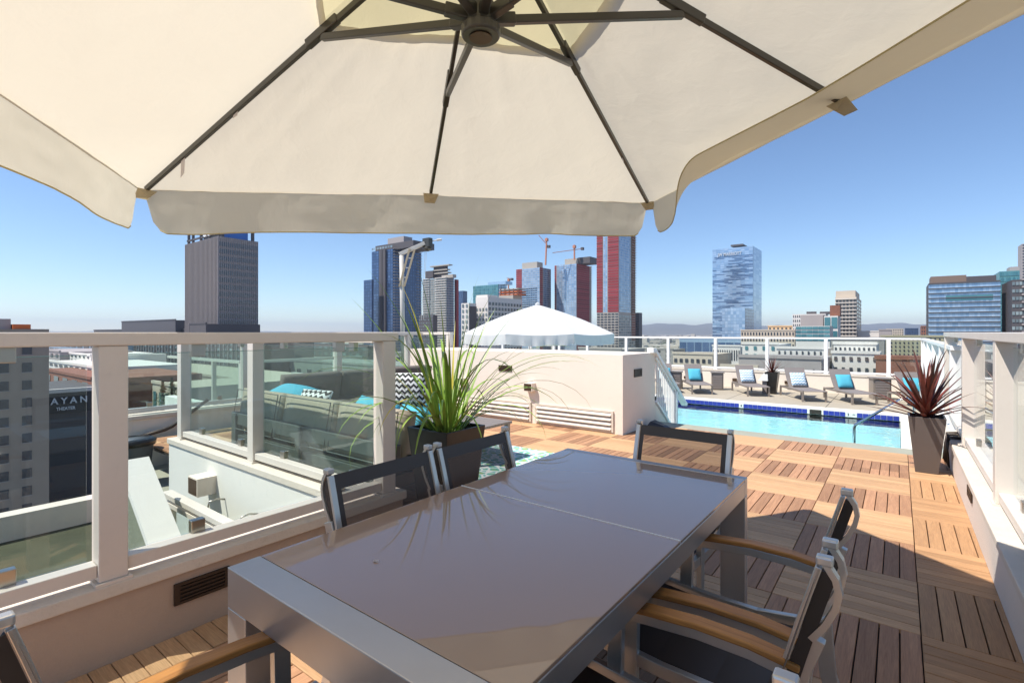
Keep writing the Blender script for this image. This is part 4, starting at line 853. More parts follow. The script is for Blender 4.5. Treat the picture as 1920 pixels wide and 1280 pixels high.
# ================================================================ CHAIRS (local: +y is forwards)
def make_chair(label, loc, rz):
    r = thing('dining_chair', label, 'chair', (0, 0, 0), group='dining chairs round the glass table')
    hw = .235
    MB()._add and None
    sm = MB(); n = 8
    prof = [(.235, .448), (.21, .440), (.08, .428), (-.08, .424), (-.20, .430), (-.245, .445)]
    for (ya, za), (yb, zb) in zip(prof, prof[1:]): sm.hexa([(-hw + .03, yb, zb - .003), (hw - .03, yb, zb - .003), (hw - .03, ya, za - .003), (-hw + .03, ya, za - .003), (-hw + .03, yb, zb), (hw - .03, yb, zb), (hw - .03, ya, za), (-hw + .03, ya, za)])
    sm.build('seat', M_texd, r, local=True)
    # back: sling between side bars, leaning
    def bp(f): return (-.235 - .105 * f ** 1.15, .46 + .40 * f)
    bm = MB(); bd = MB()
    K = 8
    for k in range(K):
        (ya, za), (yb, zb) = bp(k / K), bp((k + 1) / K)
        x = hw - .034; tgt = bm if 0 < k < K - 1 else bd
        xx = x
        tgt.quad((-xx, ya, za), (xx, ya, za), (xx, yb, zb), (-xx, yb, zb))
        for s_ in (-1, 1): bd.quad((s_ * x, ya, za), (s_ * (hw - .012), ya, za), (s_ * (hw - .012), yb, zb), (s_ * x, yb, zb))
    bm.build('backrest', M_tex, r, local=True); bd.build('backrest_hem', M_texd, r, local=True)
    for s_ in (-1, 1):
        pts = [(s_ * hw, *bp(k / 6)) for k in range(7)]
        MB().bar(pts, .022, .013, (0, 1, 0)).build('back_rail', M_alu, r, local=True, bevel=.002)
        MB().bar([(s_ * (hw - .001), y - .021, z - .004) for _, y, z in pts[:-1]] + [(s_ * (hw - .001), pts[-1][1] - .019, pts[-1][2] - .01)], .018, .027, (0, 1, 0)).build('sling_edge', M_texd, r, local=True)
        MB().bar([(s_ * hw, .235, .435), (s_ * hw, .05, .42), (s_ * hw, -.10, .418), (s_ * hw, -.255, .44)], .022, .036).build('seat_rail', M_alu, r, local=True, bevel=.002)
        xo = s_ * (hw + .004)
        MB().bar([(xo, .155, 0), (xo, .140, .35), (xo, .135, .596)], .022, .042, (0, 1, 0)).build('front_leg', M_alu, r, local=True, bevel=.002)
        xr = s_ * (hw + .006)
        MB().bar([(xr, -.385, 0), (xr, -.30, .30), (xr, -.285, .50), (xr, -.300, .62), (xr, -.330, .705)], .022, .045, (0, 1, 0)).build('rear_leg', M_alu, r, local=True, bevel=.002)
        xb = s_ * hw
        MB().bar([(xb, -.325, .70), (xb, -.352, .74), (xb, -.370, .78), (xb, -.376, .81), (xb, -.370, .84), (xb, -.347, .876)], .024, .013, (0, 1, 0)).build('bow', M_alu, r, local=True)
        MB().box(min(xb + s_ * .013, s_ * (hw - .013)), max(xb + s_ * .013, s_ * (hw - .013)), -.366, -.334, .864, .884).build('end_cap', M_alu, r, local=True, bevel=.004)
        ap = [(xo, .155, .598), (xo, .05, .612), (xo, -.08, .622), (xo, -.20, .620), (xo, -.305, .606)]
        MB().bar(ap, .024, .026).build('arm_support', M_alu, r, local=True, bevel=.002)
        wp = MB(); up = [(x, y, z + .023) for x, y, z in ap]; wp.bar(up, .045, .016)
        wp.uv = [[(wp.v[i][1], wp.v[i][0] + wp.v[i][2]) for i in f] for f in wp.f]
        wp.build('armrest', M_teak, r, local=True, bevel=.004)
        MB().box(min(xo, s_ * hw), max(xo, s_ * hw), .125, .155, .40, .43).box(min(xo, s_ * hw), max(xo, s_ * hw), -.285, -.255, .42, .45).build('bracket', M_alu, r, local=True)
    MB().bar([(-hw, .235, .43), (hw, .235, .43)], .022, .03).build('front_rail', M_alu, r, local=True, bevel=.002)
    MB().bar([(-hw, bp(.0)[0], bp(0)[1] - .02), (hw, bp(0)[0], bp(0)[1] - .02)], .022, .03).build('rear_rail', M_alu, r, local=True, bevel=.002)
    r.location = loc; r.rotation_euler = (0, 0, rz); return r
c0 = make_chair('left dining chair nearer the camera, its back to the glass railing', (-1.235, 1.245, 0), -PI / 2)
dup(c0, (-1.235, 1.77, 0), -PI / 2, 'dining chair on the left of the table, in front of the dark planter')
dup(c0, (-.888, 2.26, 0), PI, 'dining chair at the far end of the table, its back towards the pool')
dup(c0, (-.475, 1.605, 0), PI / 2, 'dining chair on the right of the table, farther one, both wooden arms in view')
dup(c0, (-.475, 1.025, 0), PI / 2, 'dining chair right of the table, nearest the camera and cut by the frame')
dup(c0, (-.965, .50, 0), 0, 'dining chair at the near end of the table, bottom left corner of the picture')

# ================================================================ UMBRELLA
D = .845; UC = np.array([-.062 * 1.889, 1.889]); US = 3.546; UPH = .272; GX, GZ_ = .050, -.009
E1 = np.array([math.cos(UPH), math.sin(UPH)]); E2 = np.array([E1[1], -E1[0]])
def U3(q, extra=0.):
    h = 1 + GX * (q[0] - UC[0]) + GZ_ * (q[1] - UC[1]); x, y = Wp(q[0] * D, q[1] * D); return Vector((x, y, CAM_H + D * h + extra))
APEX = Vector((*Wp(UC[0] * D, UC[1] * D), CAM_H + 1.681 * D)); HUB = Vector((APEX.x, APEX.y, CAM_H + 1.126 * D))
dirs = []
hs = US / 2
rimq = [UC - E1 * hs - E2 * hs, UC - E2 * hs * .97, UC + E1 * hs - E2 * hs, UC + E1 * hs * 1.0, UC + E1 * hs + E2 * hs, UC + E2 * hs, UC - E1 * hs + E2 * hs, UC - E1 * hs]
rim = [U3(q) for q in rimq]
um = thing('cantilever_umbrella', 'big cream square cantilever parasol seen from below, shading the table', 'parasol', (.27, .216 - .12, 0))
from mathutils import noise as mnoise
def canopy(t0, t1, nt_, ns, k, lift, sagk=.035, mat=None, name='canopy_panel'):
    a, b = rim[k], rim[(k + 1) % 8]; mb = MB(); vs = []
    for i in range(nt_ + 1):
        tt = t0 + (t1 - t0) * i / nt_
        for j in range(ns + 1):
            s_ = j / ns; e = a.lerp(b, s_); p = APEX + (e - APEX) * tt
            inward = (APEX - e); inward.z = 0
            p = p + inward.normalized() * (.018 * math.sin(PI * s_) * tt ** 3)
            p.z += -sagk * math.sin(PI * s_) * tt * (1.15 - tt) * 1.6 + lift
            edge = min(s_, 1 - s_) * 2
            w1 = mnoise.noise(Vector((p.x * 5, p.y * 5, 1.7))) * .007 + mnoise.noise(Vector((s_ * 26 + k * 7, tt * 3.0, .3))) * .006 * (1 - .5 * edge) + mnoise.noise(Vector((p.x * 14, p.y * 14, k))) * .002
            p.z += w1 * min(1, edge * 5) * (1 if tt < .999 else .3)
            vs.append(p)
    n = ns + 1; fs = [(i * n + j, i * n + j + 1, (i + 1) * n + j + 1, (i + 1) * n + j) for i in range(nt_) for j in range(ns)]
    mb._add(vs, fs); o = mb.build(name, mat or M_canopy, um, True); return o
for k in range(8):
    canopy(.335, 1.0, 34, 26, k, .0)
    canopy(.03, .36, 8, 10, k, .022, .015, M_vent, 'vent_flap')
# valances
def valance(k0, name='valance'):
    a, m_, b = rim[k0], rim[k0 + 1], rim[(k0 + 2) % 8]; n = 90; rows = 10; mb = MB(); vs = []
    out = ((a + b) / 2 - APEX); out.z = 0; out.normalize(); sd = random.Random(k0); 
    for i in range(rows + 1):
        f = i / rows
        for j in range(n + 1):
            s_ = j / n; e = a.lerp(m_, s_ * 2) if s_ < .5 else m_.lerp(b, s_ * 2 - 1)
            L_ = (b - a).length; de = min(s_, 1 - s_) * L_; g_ = .018 + .012 * 0
            s2 = g_ / L_ + s_ * (1 - 2 * g_ / L_); e = a.lerp(m_, s2 * 2) if s2 < .5 else m_.lerp(b, s2 * 2 - 1)
            inward = -out * (.018 * math.sin(PI * ((s2 * 2) % 1)))
            drop = .225 * (1 + .05 * mnoise.noise(Vector((s_ * 6, k0, 0)))); 
            if de < .11: drop *= math.sqrt(max(0.02, 1 - ((.11 - de) / .11) ** 2)) * .96 + .04
            w_ = (.009 * math.sin(s_ * 31 + k0 * 2 + mnoise.noise(Vector((s_ * 4, k0, 2))) * 4) + .006 * mnoise.noise(Vector((s_ * 18, f * 2, k0)))) * f + .02 * f
            w_ += .004 * mnoise.noise(Vector((s_ * 50, f * 5, k0 + 3)))
            if k0 == 2:
                g2 = min(1, max(0, (s_ - .035) / .26)); g2 = g2 * g2 * (3 - 2 * g2); w_ = w_ * (1 - g2) - g2 * (.235 + .02 * math.sin(s_ * 9)) * f; dz_ = drop * f * (1 - .93 * g2) 
            else: dz_ = drop * f
            p = e + inward + out * (w_ + .002); p.z -= dz_ - .003; vs.append(p)
    nn = n + 1; fs = [(i * nn + j, i * nn + j + 1, (i + 1) * nn + j + 1, (i + 1) * nn + j) for i in range(rows) for j in range(n)]
    mb._add(vs, fs); o = mb.build(name, M_canopy, um, True)
    MB().tube(vs[-nn + 2:-2], .0035, 5).build('hem', M_vent, o, True); MB().tube(vs[0:nn:2], .003, 5).build('seam', M_vent, o, True); return o
for k in (0, 2, 4, 6): valance(k)
for k in range(8):
    e = rim[k]; tp = APEX + Vector((0, 0, -.03)); off = Vector((0, 0, -.022)); L_ = (e - APEX).length
    end = APEX + (e - APEX) * (1 - .06 / L_) + off
    r_ = MB().bar([tp, end], .017, .026).build('rib', M_rib, um, bevel=.003)
    ft = .345 if k % 2 == 0 else .49
    j_ = APEX + (e - APEX) * ft + off; d_ = (e - APEX).normalized()
    MB().bar([j_ - d_ * .09, j_ + d_ * .09], .026, .036).build('rib_sleeve', M_rib, r_, bevel=.004)
    hd = Vector((j_.x - HUB.x, j_.y - HUB.y, 0)).normalized(); sp = HUB + hd * .055 + Vector((0, 0, .045))
    st = MB().bar([sp, j_ + Vector((0, 0, -.022))], .021, .026).build('strut', M_rib, um, bevel=.003)
    MB().bar([sp - hd * .02, sp + (j_ - sp).normalized() * .06], .030, .036).build('strut_socket', M_rib, st, bevel=.004)
    # cloth pocket
    pd_ = Vector((d_.x, d_.y, 0)).normalized(); sx_ = Vector((-pd_.y, pd_.x, 0)); c = end + off * .2
    MB()._add; pk = MB(); q0 = e - pd_ * .075 + Vector((0, 0, -.008)); 
    pk._add([q0 + sx_ * .045, q0 - sx_ * .045, e - sx_ * .03 + Vector((0, 0, -.045)), e + sx_ * .03 + Vector((0, 0, -.045)), q0 + Vector((0, 0, -.035))], [(0, 4, 3), (4, 1, 2), (4, 2, 3), (0, 1, 4)]); pk.build('corner_pocket', M_pocket, um)
MB().lathe(HUB, [(.058, -.018), (.062, -.012), (.062, .012), (.048, .02), (.045, .085), (.03, .10)], 28).build('hub', M_rib, um, bevel=.002)
MB().lathe(HUB + Vector((0, 0, -.0215)), [(.036, .0), (.034, .0035)], 24).build('hub_disc', M_brown, um)
MB().lathe(HUB + Vector((0, 0, .1)), [(.022, 0), (.022, APEX.z - HUB.z - .08)], 14).build('hub_tube', M_rib, um)
MB().lathe(APEX, [(.05, -.05), (.055, .0), (.03, .12)], 14).build('top_hub', M_rib, um)
mx_, my_ = um.location.x, um.location.y
MB().bar([APEX + Vector((0, 0, .13)), Vector((mx_, my_, 3.05))], .045, .06).build('arm', M_rib, um, bevel=.005)
MB().bar([Vector((mx_, my_, .05)), Vector((mx_, my_, 3.12))], .07, .10, (0, 1, 0)).build('mast', M_rib, um, bevel=.005)
MB().box(mx_ - .40, mx_ + .13, my_ - .5, my_ + .03, 0.001, .06).build('base', M_rib, um, bevel=.006)
# little labels on the ribs
for (k, f, dz) in ((0, .80, .10), (0, .60, .035), (2, .70, .03)):
    p = APEX + (rim[k] - APEX) * f + Vector((0, 0, -.03)); dd = (rim[k] - APEX); dd.z = 0; dd.normalize()
    MB().quad(p, p + dd * .035, p + dd * .04 + Vector((0, 0, -dz)), p + dd * .006 + Vector((0, 0, -dz * .8))).build('care_tag', M_tag, um)

# white parasol beyond the block
zc = 12.0; cx, cy = Wp((1008 - 960) / FPX * zc, zc); wp_ = thing('white_parasol', 'wide white parasol rising behind the cream block', 'parasol', (cx, cy, PZ))
top = Vector((cx, cy, hz(571, zc))); Rr = 1.83; n = 8
zr = 1.36 - .14
pts = [Vector((cx + Rr * math.cos(2 * PI * (k + .3) / n), cy + Rr * math.sin(2 * PI * (k + .3) / n), 1.33)) for k in range(n)]
for k in range(n):
    a, b = pts[k], pts[(k + 1) % n]; mb = MB(); vs = []; K = 10; J = 8
    for i in range(K + 1):
        f = i / K
        for j in range(J + 1):
            s_ = j / J; p = top.lerp(a.lerp(b, s_), f); p.z += .05 * math.sin(PI * f) * (1 - .12 * math.sin(PI * s_)) - .035 * math.sin(PI * s_) * f; vs.append(p)
    mb._add(vs, [(i * (J + 1) + j, i * (J + 1) + j + 1, (i + 1) * (J + 1) + j + 1, (i + 1) * (J + 1) + j) for i in range(K) for j in range(J)]); mb.build('canopy_panel', M_white_cloth, wp_, True)
    mb = MB(); vs = []; J = 16
    for i in range(5):
        f = i / 4
        for j in range(J + 1):
            s_ = j / J; p = a.lerp(b, s_); o_ = Vector((p.x - cx, p.y - cy, 0)).normalized(); p.z -= .035 * math.sin(PI * s_)
            p = p + o_ * (.03 * math.sin(j * 1.9 + k) + .02 * math.sin(j * 4.1)) * f; p.z -= .22 * f; vs.append(p)
    mb._add(vs, [(i * (J + 1) + j, i * (J + 1) + j + 1, (i + 1) * (J + 1) + j + 1, (i + 1) * (J + 1) + j) for i in range(4) for j in range(J)]); mb.build('valance', M_white_cloth, wp_, True)
    MB().bar([top + Vector((0, 0, -.05)), a + Vector((0, 0, -.03))], .02, .03).build('rib', M_paint_far, wp_)
MB().lathe((cx, cy, PZ), [(.3, 0), (.3, .06), (.03, .08), (.03, top.z - PZ)], 16).build('pole', M_paint_far, wp_)
MB().lathe(tuple(top), [(.05, -.02), (.06, .02), (.02, .05)], 12).build('finial', M_white_cloth, wp_)

# ================================================================ PLANTERS
def planter(name, label, cx, cy, r0, r1, h, z0, m, cat='planter', rim=True):
    o = thing(name, label, cat, (cx, cy, z0)); mb = MB()
    a = [(cx - r0, cy - r0, z0), (cx + r0, cy - r0, z0), (cx + r0, cy + r0, z0), (cx - r0, cy + r0, z0)]; b = [(cx - r1, cy - r1, z0 + h), (cx + r1, cy - r1, z0 + h), (cx + r1, cy + r1, z0 + h), (cx - r1, cy + r1, z0 + h)]
    ri = r1 - .018; hi = h - .06; rk = r0 + (r1 - r0) * hi / h - .018
    c = [(cx - ri, cy - ri, z0 + h), (cx + ri, cy - ri, z0 + h), (cx + ri, cy + ri, z0 + h), (cx - ri, cy + ri, z0 + h)]; d = [(cx - rk, cy - rk, z0 + hi), (cx + rk, cy - rk, z0 + hi), (cx + rk, cy + rk, z0 + hi), (cx - rk, cy + rk, z0 + hi)]
    fs = [(3, 2, 1, 0)]
    for k in range(4):
        j = (k + 1) % 4; fs += [(k, j, 4 + j, 4 + k), (4 + k, 4 + j, 8 + j, 8 + k), (8 + k, 8 + j, 12 + j, 12 + k)]
    mb._add(a + b + c + d, fs); mb.build('pot', m, o, bevel=.004)
    MB().quad(*[(p[0], p[1], p[2] - .003) for p in d]).build('soil', M_soil, o)
    return o
def blade(base, az, lean, L_, w_, curl, m, name, parent, rr, fold=.25, n=9):
    """arching strip: starts near vertical, bends over with length"""
    d = Vector((math.cos(az), math.sin(az), 0)); sd = Vector((-math.sin(az), math.cos(az), 0)); p = Vector(base); ang = lean; mb = MB(); vs = []; tw = rr.uniform(-.4, .4)
    for i in range(n + 1):
        f = i / n; w2 = w_ * (1 - f ** 2.2) * (.45 + .55 * min(1, f * 5)) + .0008
        up = d * -math.cos(ang) + Vector((0, 0, math.sin(ang))); s3 = (sd * math.cos(tw * f) + up * math.sin(tw * f))
        vs += [p - s3 * w2 / 2, p - up * w2 * fold * .5, p + s3 * w2 / 2]
        p = p + (d * math.sin(ang) + Vector((0, 0, math.cos(ang)))) * (L_ / n); ang += curl * (.3 + 1.4 * f) / n
    fs = []
    for i in range(n): fs += [(i * 3, i * 3 + 1, i * 3 + 4, i * 3 + 3), (i * 3 + 1, i * 3 + 2, i * 3 + 5, i * 3 + 4)]
    mb._add(vs, fs); return mb.build(name, m, parent, True)
planter('dark_planter', 'tall glossy black tapered planter between the railing post and the left chair', -2.54, 2.55, .13, .195, .70, 0, M_pot)
rr = random.Random(21); PC = (-2.54, 2.55)
gp = thing('grass_plant', 'long arching green grass-like plant in the dark planter', 'plant', (PC[0], PC[1], .64))
for k in range(80):
    az = rr.uniform(0, 2 * PI); q = rr.random()
    if q < .30: lean, L_, cu = rr.uniform(.05, .5), rr.uniform(.75, 1.2), rr.uniform(.1, .8)
    elif q < .75: lean, L_, cu = rr.uniform(.25, .85), rr.uniform(.75, 1.3), rr.uniform(1.2, 2.4)
    else: lean, L_, cu = rr.uniform(.4, .9), rr.uniform(.65, 1.0), rr.uniform(2.3, 3.2)
    b = (PC[0] + .07 * math.cos(az) * rr.random() + .03 * math.cos(az), PC[1] + .07 * math.sin(az) * rr.random() + .03 * math.sin(az), .63)
    blade(b, az + rr.uniform(-.3, .3), lean, L_, rr.uniform(.015, .032), cu, M_leafy if rr.random() < .08 else M_leaf, 'blade', gp, rr, n=12)
# a few placed ones: the tall ones against the sky and the long one to the right
for (az, lean, L_, cu) in ((TH + 3.0, .30, 1.35, .5), (TH + 3.1, .5, 1.2, .35), (TH + 2.9, .12, 1.3, .2), (TH + .1, .12, 1.2, .25), (TH + .05, .62, 1.25, 1.5), (TH - .1, .55, 1.35, 1.9), (TH + .2, .38, 1.1, .5), (TH - .3, .7, 1.2, 1.2)):
    blade((PC[0], PC[1], .63), az, lean, L_, .024, cu, M_leaf, 'blade', gp, rr, n=14)
planter('brown_planter', 'dark brown tapered planter at the right end of the deck by the pool', .215, 6.39, .088, .145, .545, 0, M_pot2)
rr = random.Random(5); dp = thing('dracaena_plant', 'spiky dark red-leaved plant in the brown planter by the right railing', 'plant', (.215, 6.39, .5))
MB().tube([(.215, 6.39, .48), (.215, 6.39, .62)], .02, 7).build('stem', M_drac, dp)
for k in range(60):
    az = k * 2.399 + rr.uniform(-.3, .3); f = (k / 60) ** .9; lean = .06 + f * 1.25 + rr.uniform(-.1, .1)
    blade((.215 + .016 * math.cos(az), 6.39 + .016 * math.sin(az), .64 - .12 * f), az, lean, rr.uniform(.42, .64) * (1 - .12 * f), rr.uniform(.030, .046), rr.uniform(.05, .5) + (.6 if rr.random() < .2 else 0), M_drac, 'leaf', dp, rr, .5, 7)
# cables on right parapet
cb = thing('coiled_cables', 'loose dark cables draped over the right parapet behind the brown planter', 'cable', (.45, 6.9, .3)); rr = random.Random(9)
for k in range(7):
    y = 6.55 + .07 * k; MB().tube([(.395 - .004 * k, y, .03), (.385, y + .02, .2), (.40, y + .03, .31), (.47, y + rr.uniform(0, .05), .315), (.52, y + .10, .31)], .007, 5).build('cable', M_louver, cb, True)
# far planter
x, y = G(1448, 738, PZ); planter('black_planter', 'black tapered planter with a small spiky plant between two loungers', x, y, .11, .18, .66, PZ, M_pot)
rr = random.Random(8); dp = thing('small_dracaena', 'small spiky reddish plant in the black planter between the loungers', 'plant', (x, y, PZ + .6))
for k in range(34):
    az = k * 2.399; f = k / 34; blade((x, y, PZ + .62), az, .08 + f * 1.1 + rr.uniform(-.1, .1), rr.uniform(.4, .62), .03, rr.uniform(.1, .5), M_drac, 'leaf', dp, rr, .5, 5)

# ================================================================ SOFAS, RUG, COFFEE TABLE (sofa terrace)
def cushion(mb, c, sx, sy, sz, rot=None, puff=.25, n=8):
    """pillow box with bulging faces"""
    vs = []; fs = []; uv = []
    def pt(u, v, s_):
        k = (1 - abs(2 * u - 1) ** 4) * (1 - abs(2 * v - 1) ** 4); return Vector(((u - .5) * sx, (v - .5) * sy, s_ * sz / 2 * (1 - puff + puff * k)))
    for s_ in (1, -1):
        b = len(vs); 
        for i in range(n + 1):
            for j in range(n + 1): vs.append(pt(i / n, j / n, s_))
        for i in range(n):
            for j in range(n):
                f = [b + i * (n + 1) + j, b + (i + 1) * (n + 1) + j, b + (i + 1) * (n + 1) + j + 1, b + i * (n + 1) + j + 1]; u4 = [(i / n, j / n), ((i + 1) / n, j / n), ((i + 1) / n, (j + 1) / n), (i / n, (j + 1) / n)]
                if s_ < 0: f.reverse(); u4.reverse()
                fs.append(tuple(f)); uv.append([(a + .001, b_ + .001) for a, b_ in u4])
    m_ = (n + 1) ** 2
    edge = [i * (n + 1) for i in range(n + 1)] + [n * (n + 1) + j for j in range(1, n + 1)] + [i * (n + 1) + n for i in range(n - 1, -1, -1)] + [j for j in range(n - 1, 0, -1)]
    for a, b_ in zip(edge, edge[1:] + edge[:1]): fs.append((a, m_ + a, m_ + b_, b_)); uv.append([(.001, .001)] * 4)
    if rot is not None: vs = [rot @ v for v in vs]
    mb._add([v + Vector(c) for v in vs], fs, uv); return mb
def pillow(name, label, c, size, rot, m, group=None, thick=.13):
    o = thing(name, label, 'pillow', tuple(c), group=group); cushion(MB(), c, size, size, thick, rot, .85, 10).build('pillow_cover', m, o, True); return o
def piping(par, c, sx, sy, rot):
    P = [Vector((sx / 2 * a, sy / 2 * b_, .06)) for a, b_ in ((-1, -1), (1, -1), (1, 1), (-1, 1), (-1, -1))]; MB().tube([rot @ p + Vector(c) for p in P], .006, 5, (.3, .2, 1)).build('piping', M_sofa, par)
def eul(x, y, z): return (Matrix.Rotation(z, 3, 'Z') @ Matrix.Rotation(y, 3, 'Y') @ Matrix.Rotation(x, 3, 'X'))
s1 = thing('outdoor_sofa', 'long outdoor sofa with beige back cushions, its back to the near glass', 'sofa', (-4.2, 2.8, 0))
SX0, SX1 = -5.6, -2.95
MB().box(SX0, SX1, 2.42, 2.48, .40, .52).box(SX0, SX1, 2.42, 3.2, .20, .30).build('frame', M_sofa, s1, bevel=.006)
for x in (SX0 + .05, -4.3, SX1 - .1): MB().box(x, x + .09, 2.40, 2.49, 0, .52).build('leg', M_sofa, s1, bevel=.004); MB().box(x, x + .09, 3.1, 3.19, 0, .2).build('leg', M_sofa, s1, bevel=.004)
for k in range(3):
    a = SX0 + .02 + k * .88; cushion(MB(), (a + .43, 2.56, .55), .85, .42, .16, eul(R(80), 0, 0), .3).build('back_cushion', M_beige, s1, True); piping(s1.children[-1], (a + .43, 2.56, .55), .85, .42, eul(R(80), 0, 0)) if 0 else piping(s1, (a + .43, 2.50, .55), .83, .40, eul(R(80), 0, 0)); cushion(MB(), (a + .43, 2.86, .37), .85, .62, .15, None, .2).build('seat_cushion', M_beige, s1, True)
    cushion(MB(), (a + .40, 2.50, .12), .55, .2, .17, eul(R(75), 0, 0), .5).build('rolled_cover', M_beige, s1, True)
s2 = thing('outdoor_sofa', 'outdoor sofa along the outer parapet, its cushion fronts in shade', 'sofa', (-6.0, 4.4, 0))
MB().box(-6.5, -5.66, 3.3, 5.9, .20, .30).box(-6.5, -6.43, 3.3, 5.9, .30, .55).build('frame', M_sofa, s2, bevel=.006)
for y in (3.32, 5.8): 
    for x in (-6.48, -5.75): MB().box(x, x + .08, y, y + .08, 0, .2).build('leg', M_sofa, s2)
for k in range(3):
    y = 3.75 + k * .86; cushion(MB(), (-6.30, y, .60), .42, .83, .16, eul(0, R(-78), 0), .3).build('back_cushion', M_beige_shade, s2, True); cushion(MB(), (-6.02, y, .37), .62, .83, .15, None, .2).build('seat_cushion', M_beige_shade, s2, True)
pillow('throw_pillow', 'bright blue pillow lying flat on the corner of the near sofa', (-5.05, 2.78, .72), .42, eul(R(12), R(8), .5), M_teal)
pillow('throw_pillow', 'blue pillow leaning inside the near sofa, left of the railing post', (-3.75, 2.78, .60), .42, eul(R(40), R(10), .3), M_teal)
pillow('throw_pillow', 'light blue pillow at the right end of the near sofa beside the post', (-3.3, 2.80, .56), .40, eul(R(55), 0, -.2), M_teal)
pillow('throw_pillow', 'black and white looped pillow beside the flat blue one', (-4.65, 2.76, .60), .40, eul(R(60), 0, .2), M_chev)
x, y = G(757, 790, .3); pillow('chevron_pillow', 'black and white chevron pillow right of the railing post behind the grass', (-4.62, 4.0, .68), .40, eul(R(78), 0, TH + .1), M_chev)
po = thing('teal_pouf', 'teal ribbed pouf below the chevron pillow', 'pouf', (-4.5, 4.15, 0)); MB().lathe((-4.5, 4.2, 0), [(.2, 0), (.27, .08), (.28, .25), (.26, .42), (.2, .48)], 20).build('pouf_body', M_tealdk, po, True)
ct = thing('coffee_table', 'grey slatted coffee table behind the grass plant', 'table', (-3.75, 4.2, 0))
for k in range(6): MB().box(-4.3, -3.33, 3.78 + k * .095, 3.868 + k * .095, .375, .40).build('slat', M_loungf, ct)
for (x, y) in ((-4.28, 3.80), (-3.39, 3.80), (-4.28, 4.28), (-3.39, 4.28)): MB().box(x, x + .045, y, y + .045, 0, .375).build('leg', M_loungf, ct)
rm, rt_ = newmat('rug_pattern'); L = rt_.links.new; ro = N(rt_, 'ShaderNodeOutputMaterial'); rb = N(rt_, 'ShaderNodeBsdfPrincipled', i_Roughness=.95); rc = N(rt_, 'ShaderNodeTexCoord'); rv = N(rt_, 'ShaderNodeTexVoronoi', i_Scale=11.0); rv.feature = 'DISTANCE_TO_EDGE'
L(rc.outputs['Object'], rv.inputs['Vector']); rr1 = N(rt_, 'ShaderNodeValToRGB'); L(rv.outputs['Distance'], rr1.inputs[0]); e_ = rr1.color_ramp.elements; e_[0].position = .08; e_[0].color = (.75, .78, .74, 1); e_[1].position = .12; e_[1].color = (.05, .42, .44, 1); q_ = rr1.color_ramp.elements.new(.34); q_.color = (.35, .45, .10, 1)
L(rr1.outputs[0], rb.inputs['Base Color']); L(rb.outputs[0], ro.inputs[0])
tag(MB().box(-5.1, -2.75, 3.25, 4.78, .0015, .010).build('rug', rm), 'turquoise and white patterned rug between the chair and the sofas', 'rug')

# ================================================================ LOUNGERS
def make_lounger(label):
    r = thing('sun_lounger', label, 'sun lounger', (0, 0, 0), group='sun loungers lined up along the pool'); w_ = .29
    for s_ in (-1, 1):
        MB().bar([(s_ * w_, -.80, .27), (s_ * w_, .76, .27)], .035, .05).build('side_rail', M_loungf, r, local=True, bevel=.003)
        for y in (-.77, .72): MB().box(s_ * w_ - .022, s_ * w_ + .022, y - .022, y + .022, 0, .245).build('leg', M_loungf, r, local=True)
    MB().box(-w_, w_, -.82, -.78, .25, .29).build('rear_bar', M_loungf, r, local=True)
    a = MB(); pts = [(.78, .285), (.74, .305), (.2, .285), (-.22, .30)]
    for (ya, za), (yb, zb) in zip(pts, pts[1:]): a.hexa([(-.27, yb, zb - .012), (.27, yb, zb - .012), (.27, ya, za - .012), (-.27, ya, za - .012), (-.27, yb, zb), (.27, yb, zb), (.27, ya, za), (-.27, ya, za)])
    a.build('seat', M_loung, r, local=True)
    a = MB(); pts = [(-.22, .30), (-.40, .55), (-.545, .80), (-.56, .83)]
    for (ya, za), (yb, zb) in zip(pts, pts[1:]): a.hexa([(-.27, ya, za), (.27, ya, za), (.27, yb, zb), (-.27, yb, zb), (-.27, ya - .02, za - .004), (.27, ya - .02, za - .004), (.27, yb - .02, zb - .004), (-.27, yb - .02, zb - .004)])
    a.build('backrest', M_loung, r, local=True)
    MB().bar([(0, -.30, .29), (0, -.50, .62)], .4, .02).build('prop', M_loungf, r, local=True); return r
AX = R(-60)
fr_ = [(1300, 739, 'left'), ]
specs = [((-5.95, 15.9), 'sun lounger glimpsed through the white balusters', 'M', 'blue pillow glimpsed through the white balusters'),
         ((-5.05, 15.82), 'sun lounger with a solid blue pillow just right of the stair rail', 'T', 'solid blue pillow on the lounger right of the stair rail'),
         ((-3.45, 16.35), 'sun lounger with a chevron pillow, left of the black planter', 'C', 'blue and white chevron pillow on the lounger left of the black planter'),
         ((-2.00, 16.02), 'sun lounger with a chevron pillow, right of the black planter', 'C', 'blue and white chevron pillow on the lounger right of the black planter'),
         ((-.93, 16.25), 'sun lounger with a wide blue pillow left of the slatted side table', 'T', 'wide blue pillow on the lounger left of the slatted table'),
         ((.42, 16.2), 'sun lounger behind the red-leaved plant', 'T', 'blue pillow on the lounger behind the red-leaved plant')]
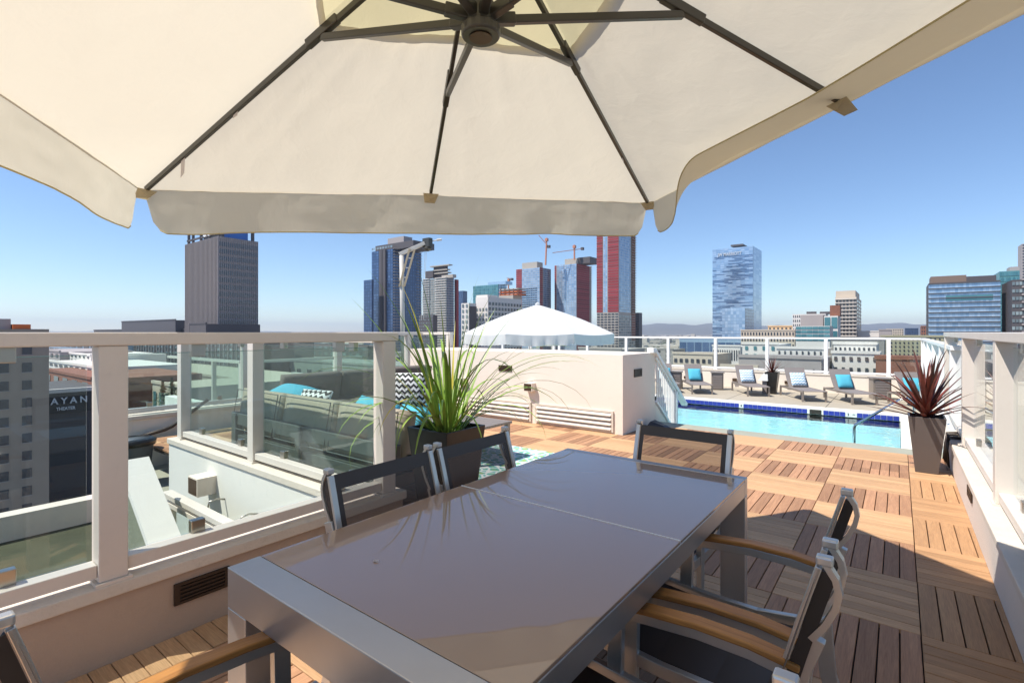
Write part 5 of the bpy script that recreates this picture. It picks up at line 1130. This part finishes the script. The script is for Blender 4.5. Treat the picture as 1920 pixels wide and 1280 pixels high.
# centre = middle of the four legs, from the two front feet
feet = [None, ((1300, 739), (1333, 739)), ((1404, 743), (1440, 743.5)), ((1507, 753), (1547, 754)), ((1599, 759), (1643, 759)), None]
l0 = None
for i, (c, lb, kind, plb) in enumerate(specs):
    if feet[i]:
        a, b = G(*feet[i][0], PZ), G(*feet[i][1], PZ); mxy = ((a[0] + b[0]) / 2, (a[1] + b[1]) / 2); c = (mxy[0] - .72 * math.cos(AX), mxy[1] - .72 * math.sin(AX))
    rz = AX - PI / 2
    if l0 is None: l0 = make_lounger(lb); o = l0; o.location = (c[0], c[1], PZ); o.rotation_euler = (0, 0, rz)
    else: o = dup(l0, (c[0], c[1], PZ), rz, lb)
    d = Vector((math.cos(AX), math.sin(AX), 0)); pc = Vector((c[0], c[1], PZ)) + d * (-.27) + Vector((0, 0, .52))
    pillow('lounger_pillow', plb, tuple(pc), .40 if kind == 'C' else .38, Matrix.Rotation(rz, 3, 'Z') @ Matrix.Rotation(R(118), 3, 'X'), M_chevb if kind == 'C' else M_teal, 'pillows on the sun loungers', .12)
def side_table(u, v, lb, wd=.36, h=.58):
    x, y = G(u, v, PZ); o = thing('side_table', lb, 'side table', (x, y, PZ), group='slatted side tables between the loungers'); c_, s__ = math.cos(AX + PI / 2), math.sin(AX + PI / 2)
    o.rotation_euler = (0, 0, 0.3)
    MB().box(-wd / 2 - .03, wd / 2 + .03, -wd / 2 - .03, wd / 2 + .03, h - .03, h).build('table_top', M_loungf, o, local=True, bevel=.004)
    MB().box(-wd / 2, wd / 2, -wd / 2 + .02, wd / 2, 0, h - .031).build('body', M_loungf, o, local=True)
    for k in range(7): MB().box(-wd / 2 + .04, wd / 2 - .04, -wd / 2 - .004, -wd / 2 + .012, .05 + k * .072, .105 + k * .072).build('slat', M_loung, o, local=True)
    return o
side_table(1345, 730, 'slatted brown side table between the blue and the chevron lounger'); side_table(1650, 748, 'slatted brown side table left of the red-leaved plant', .42, .60); side_table(1268, 728, 'slatted side table half behind the stair rail')
ob = thing('towel_stand', 'small grey towel stand with pale cloth beside the black planter', 'stand', (*G(1434, 738, PZ), PZ)); x, y = ob.location.x, ob.location.y
MB().box(x - .06, x + .06, y - .06, y + .06, PZ, PZ + .42).build('stand_body', M_loung, ob); MB().hexa([(x - .17, y - .12, PZ + .40), (x + .1, y - .12, PZ + .40), (x + .1, y + .1, PZ + .42), (x - .17, y + .1, PZ + .42), (x - .03, y - .02, PZ + .62), (x + .08, y - .02, PZ + .64), (x + .08, y + .02, PZ + .64), (x - .03, y + .02, PZ + .62)]).build('cloth', M_white_cloth, ob)

# lettering becomes plain meshes
bpy.context.view_layer.update(); dg = bpy.context.evaluated_depsgraph_get()
for o in TEXTS:
    me = bpy.data.meshes.new_from_object(o.evaluated_get(dg)); n_ = bpy.data.objects.new('lettering', me); C.objects.link(n_)
    n_.parent = o.parent; n_.location = o.location; n_.rotation_euler = o.rotation_euler; n_.scale = o.scale
    if o['fit'] > 0: xs = [v.co.x for v in me.vertices]; n_.scale.x = o['fit'] / (max(xs) - min(xs))
    bpy.data.objects.remove(o)
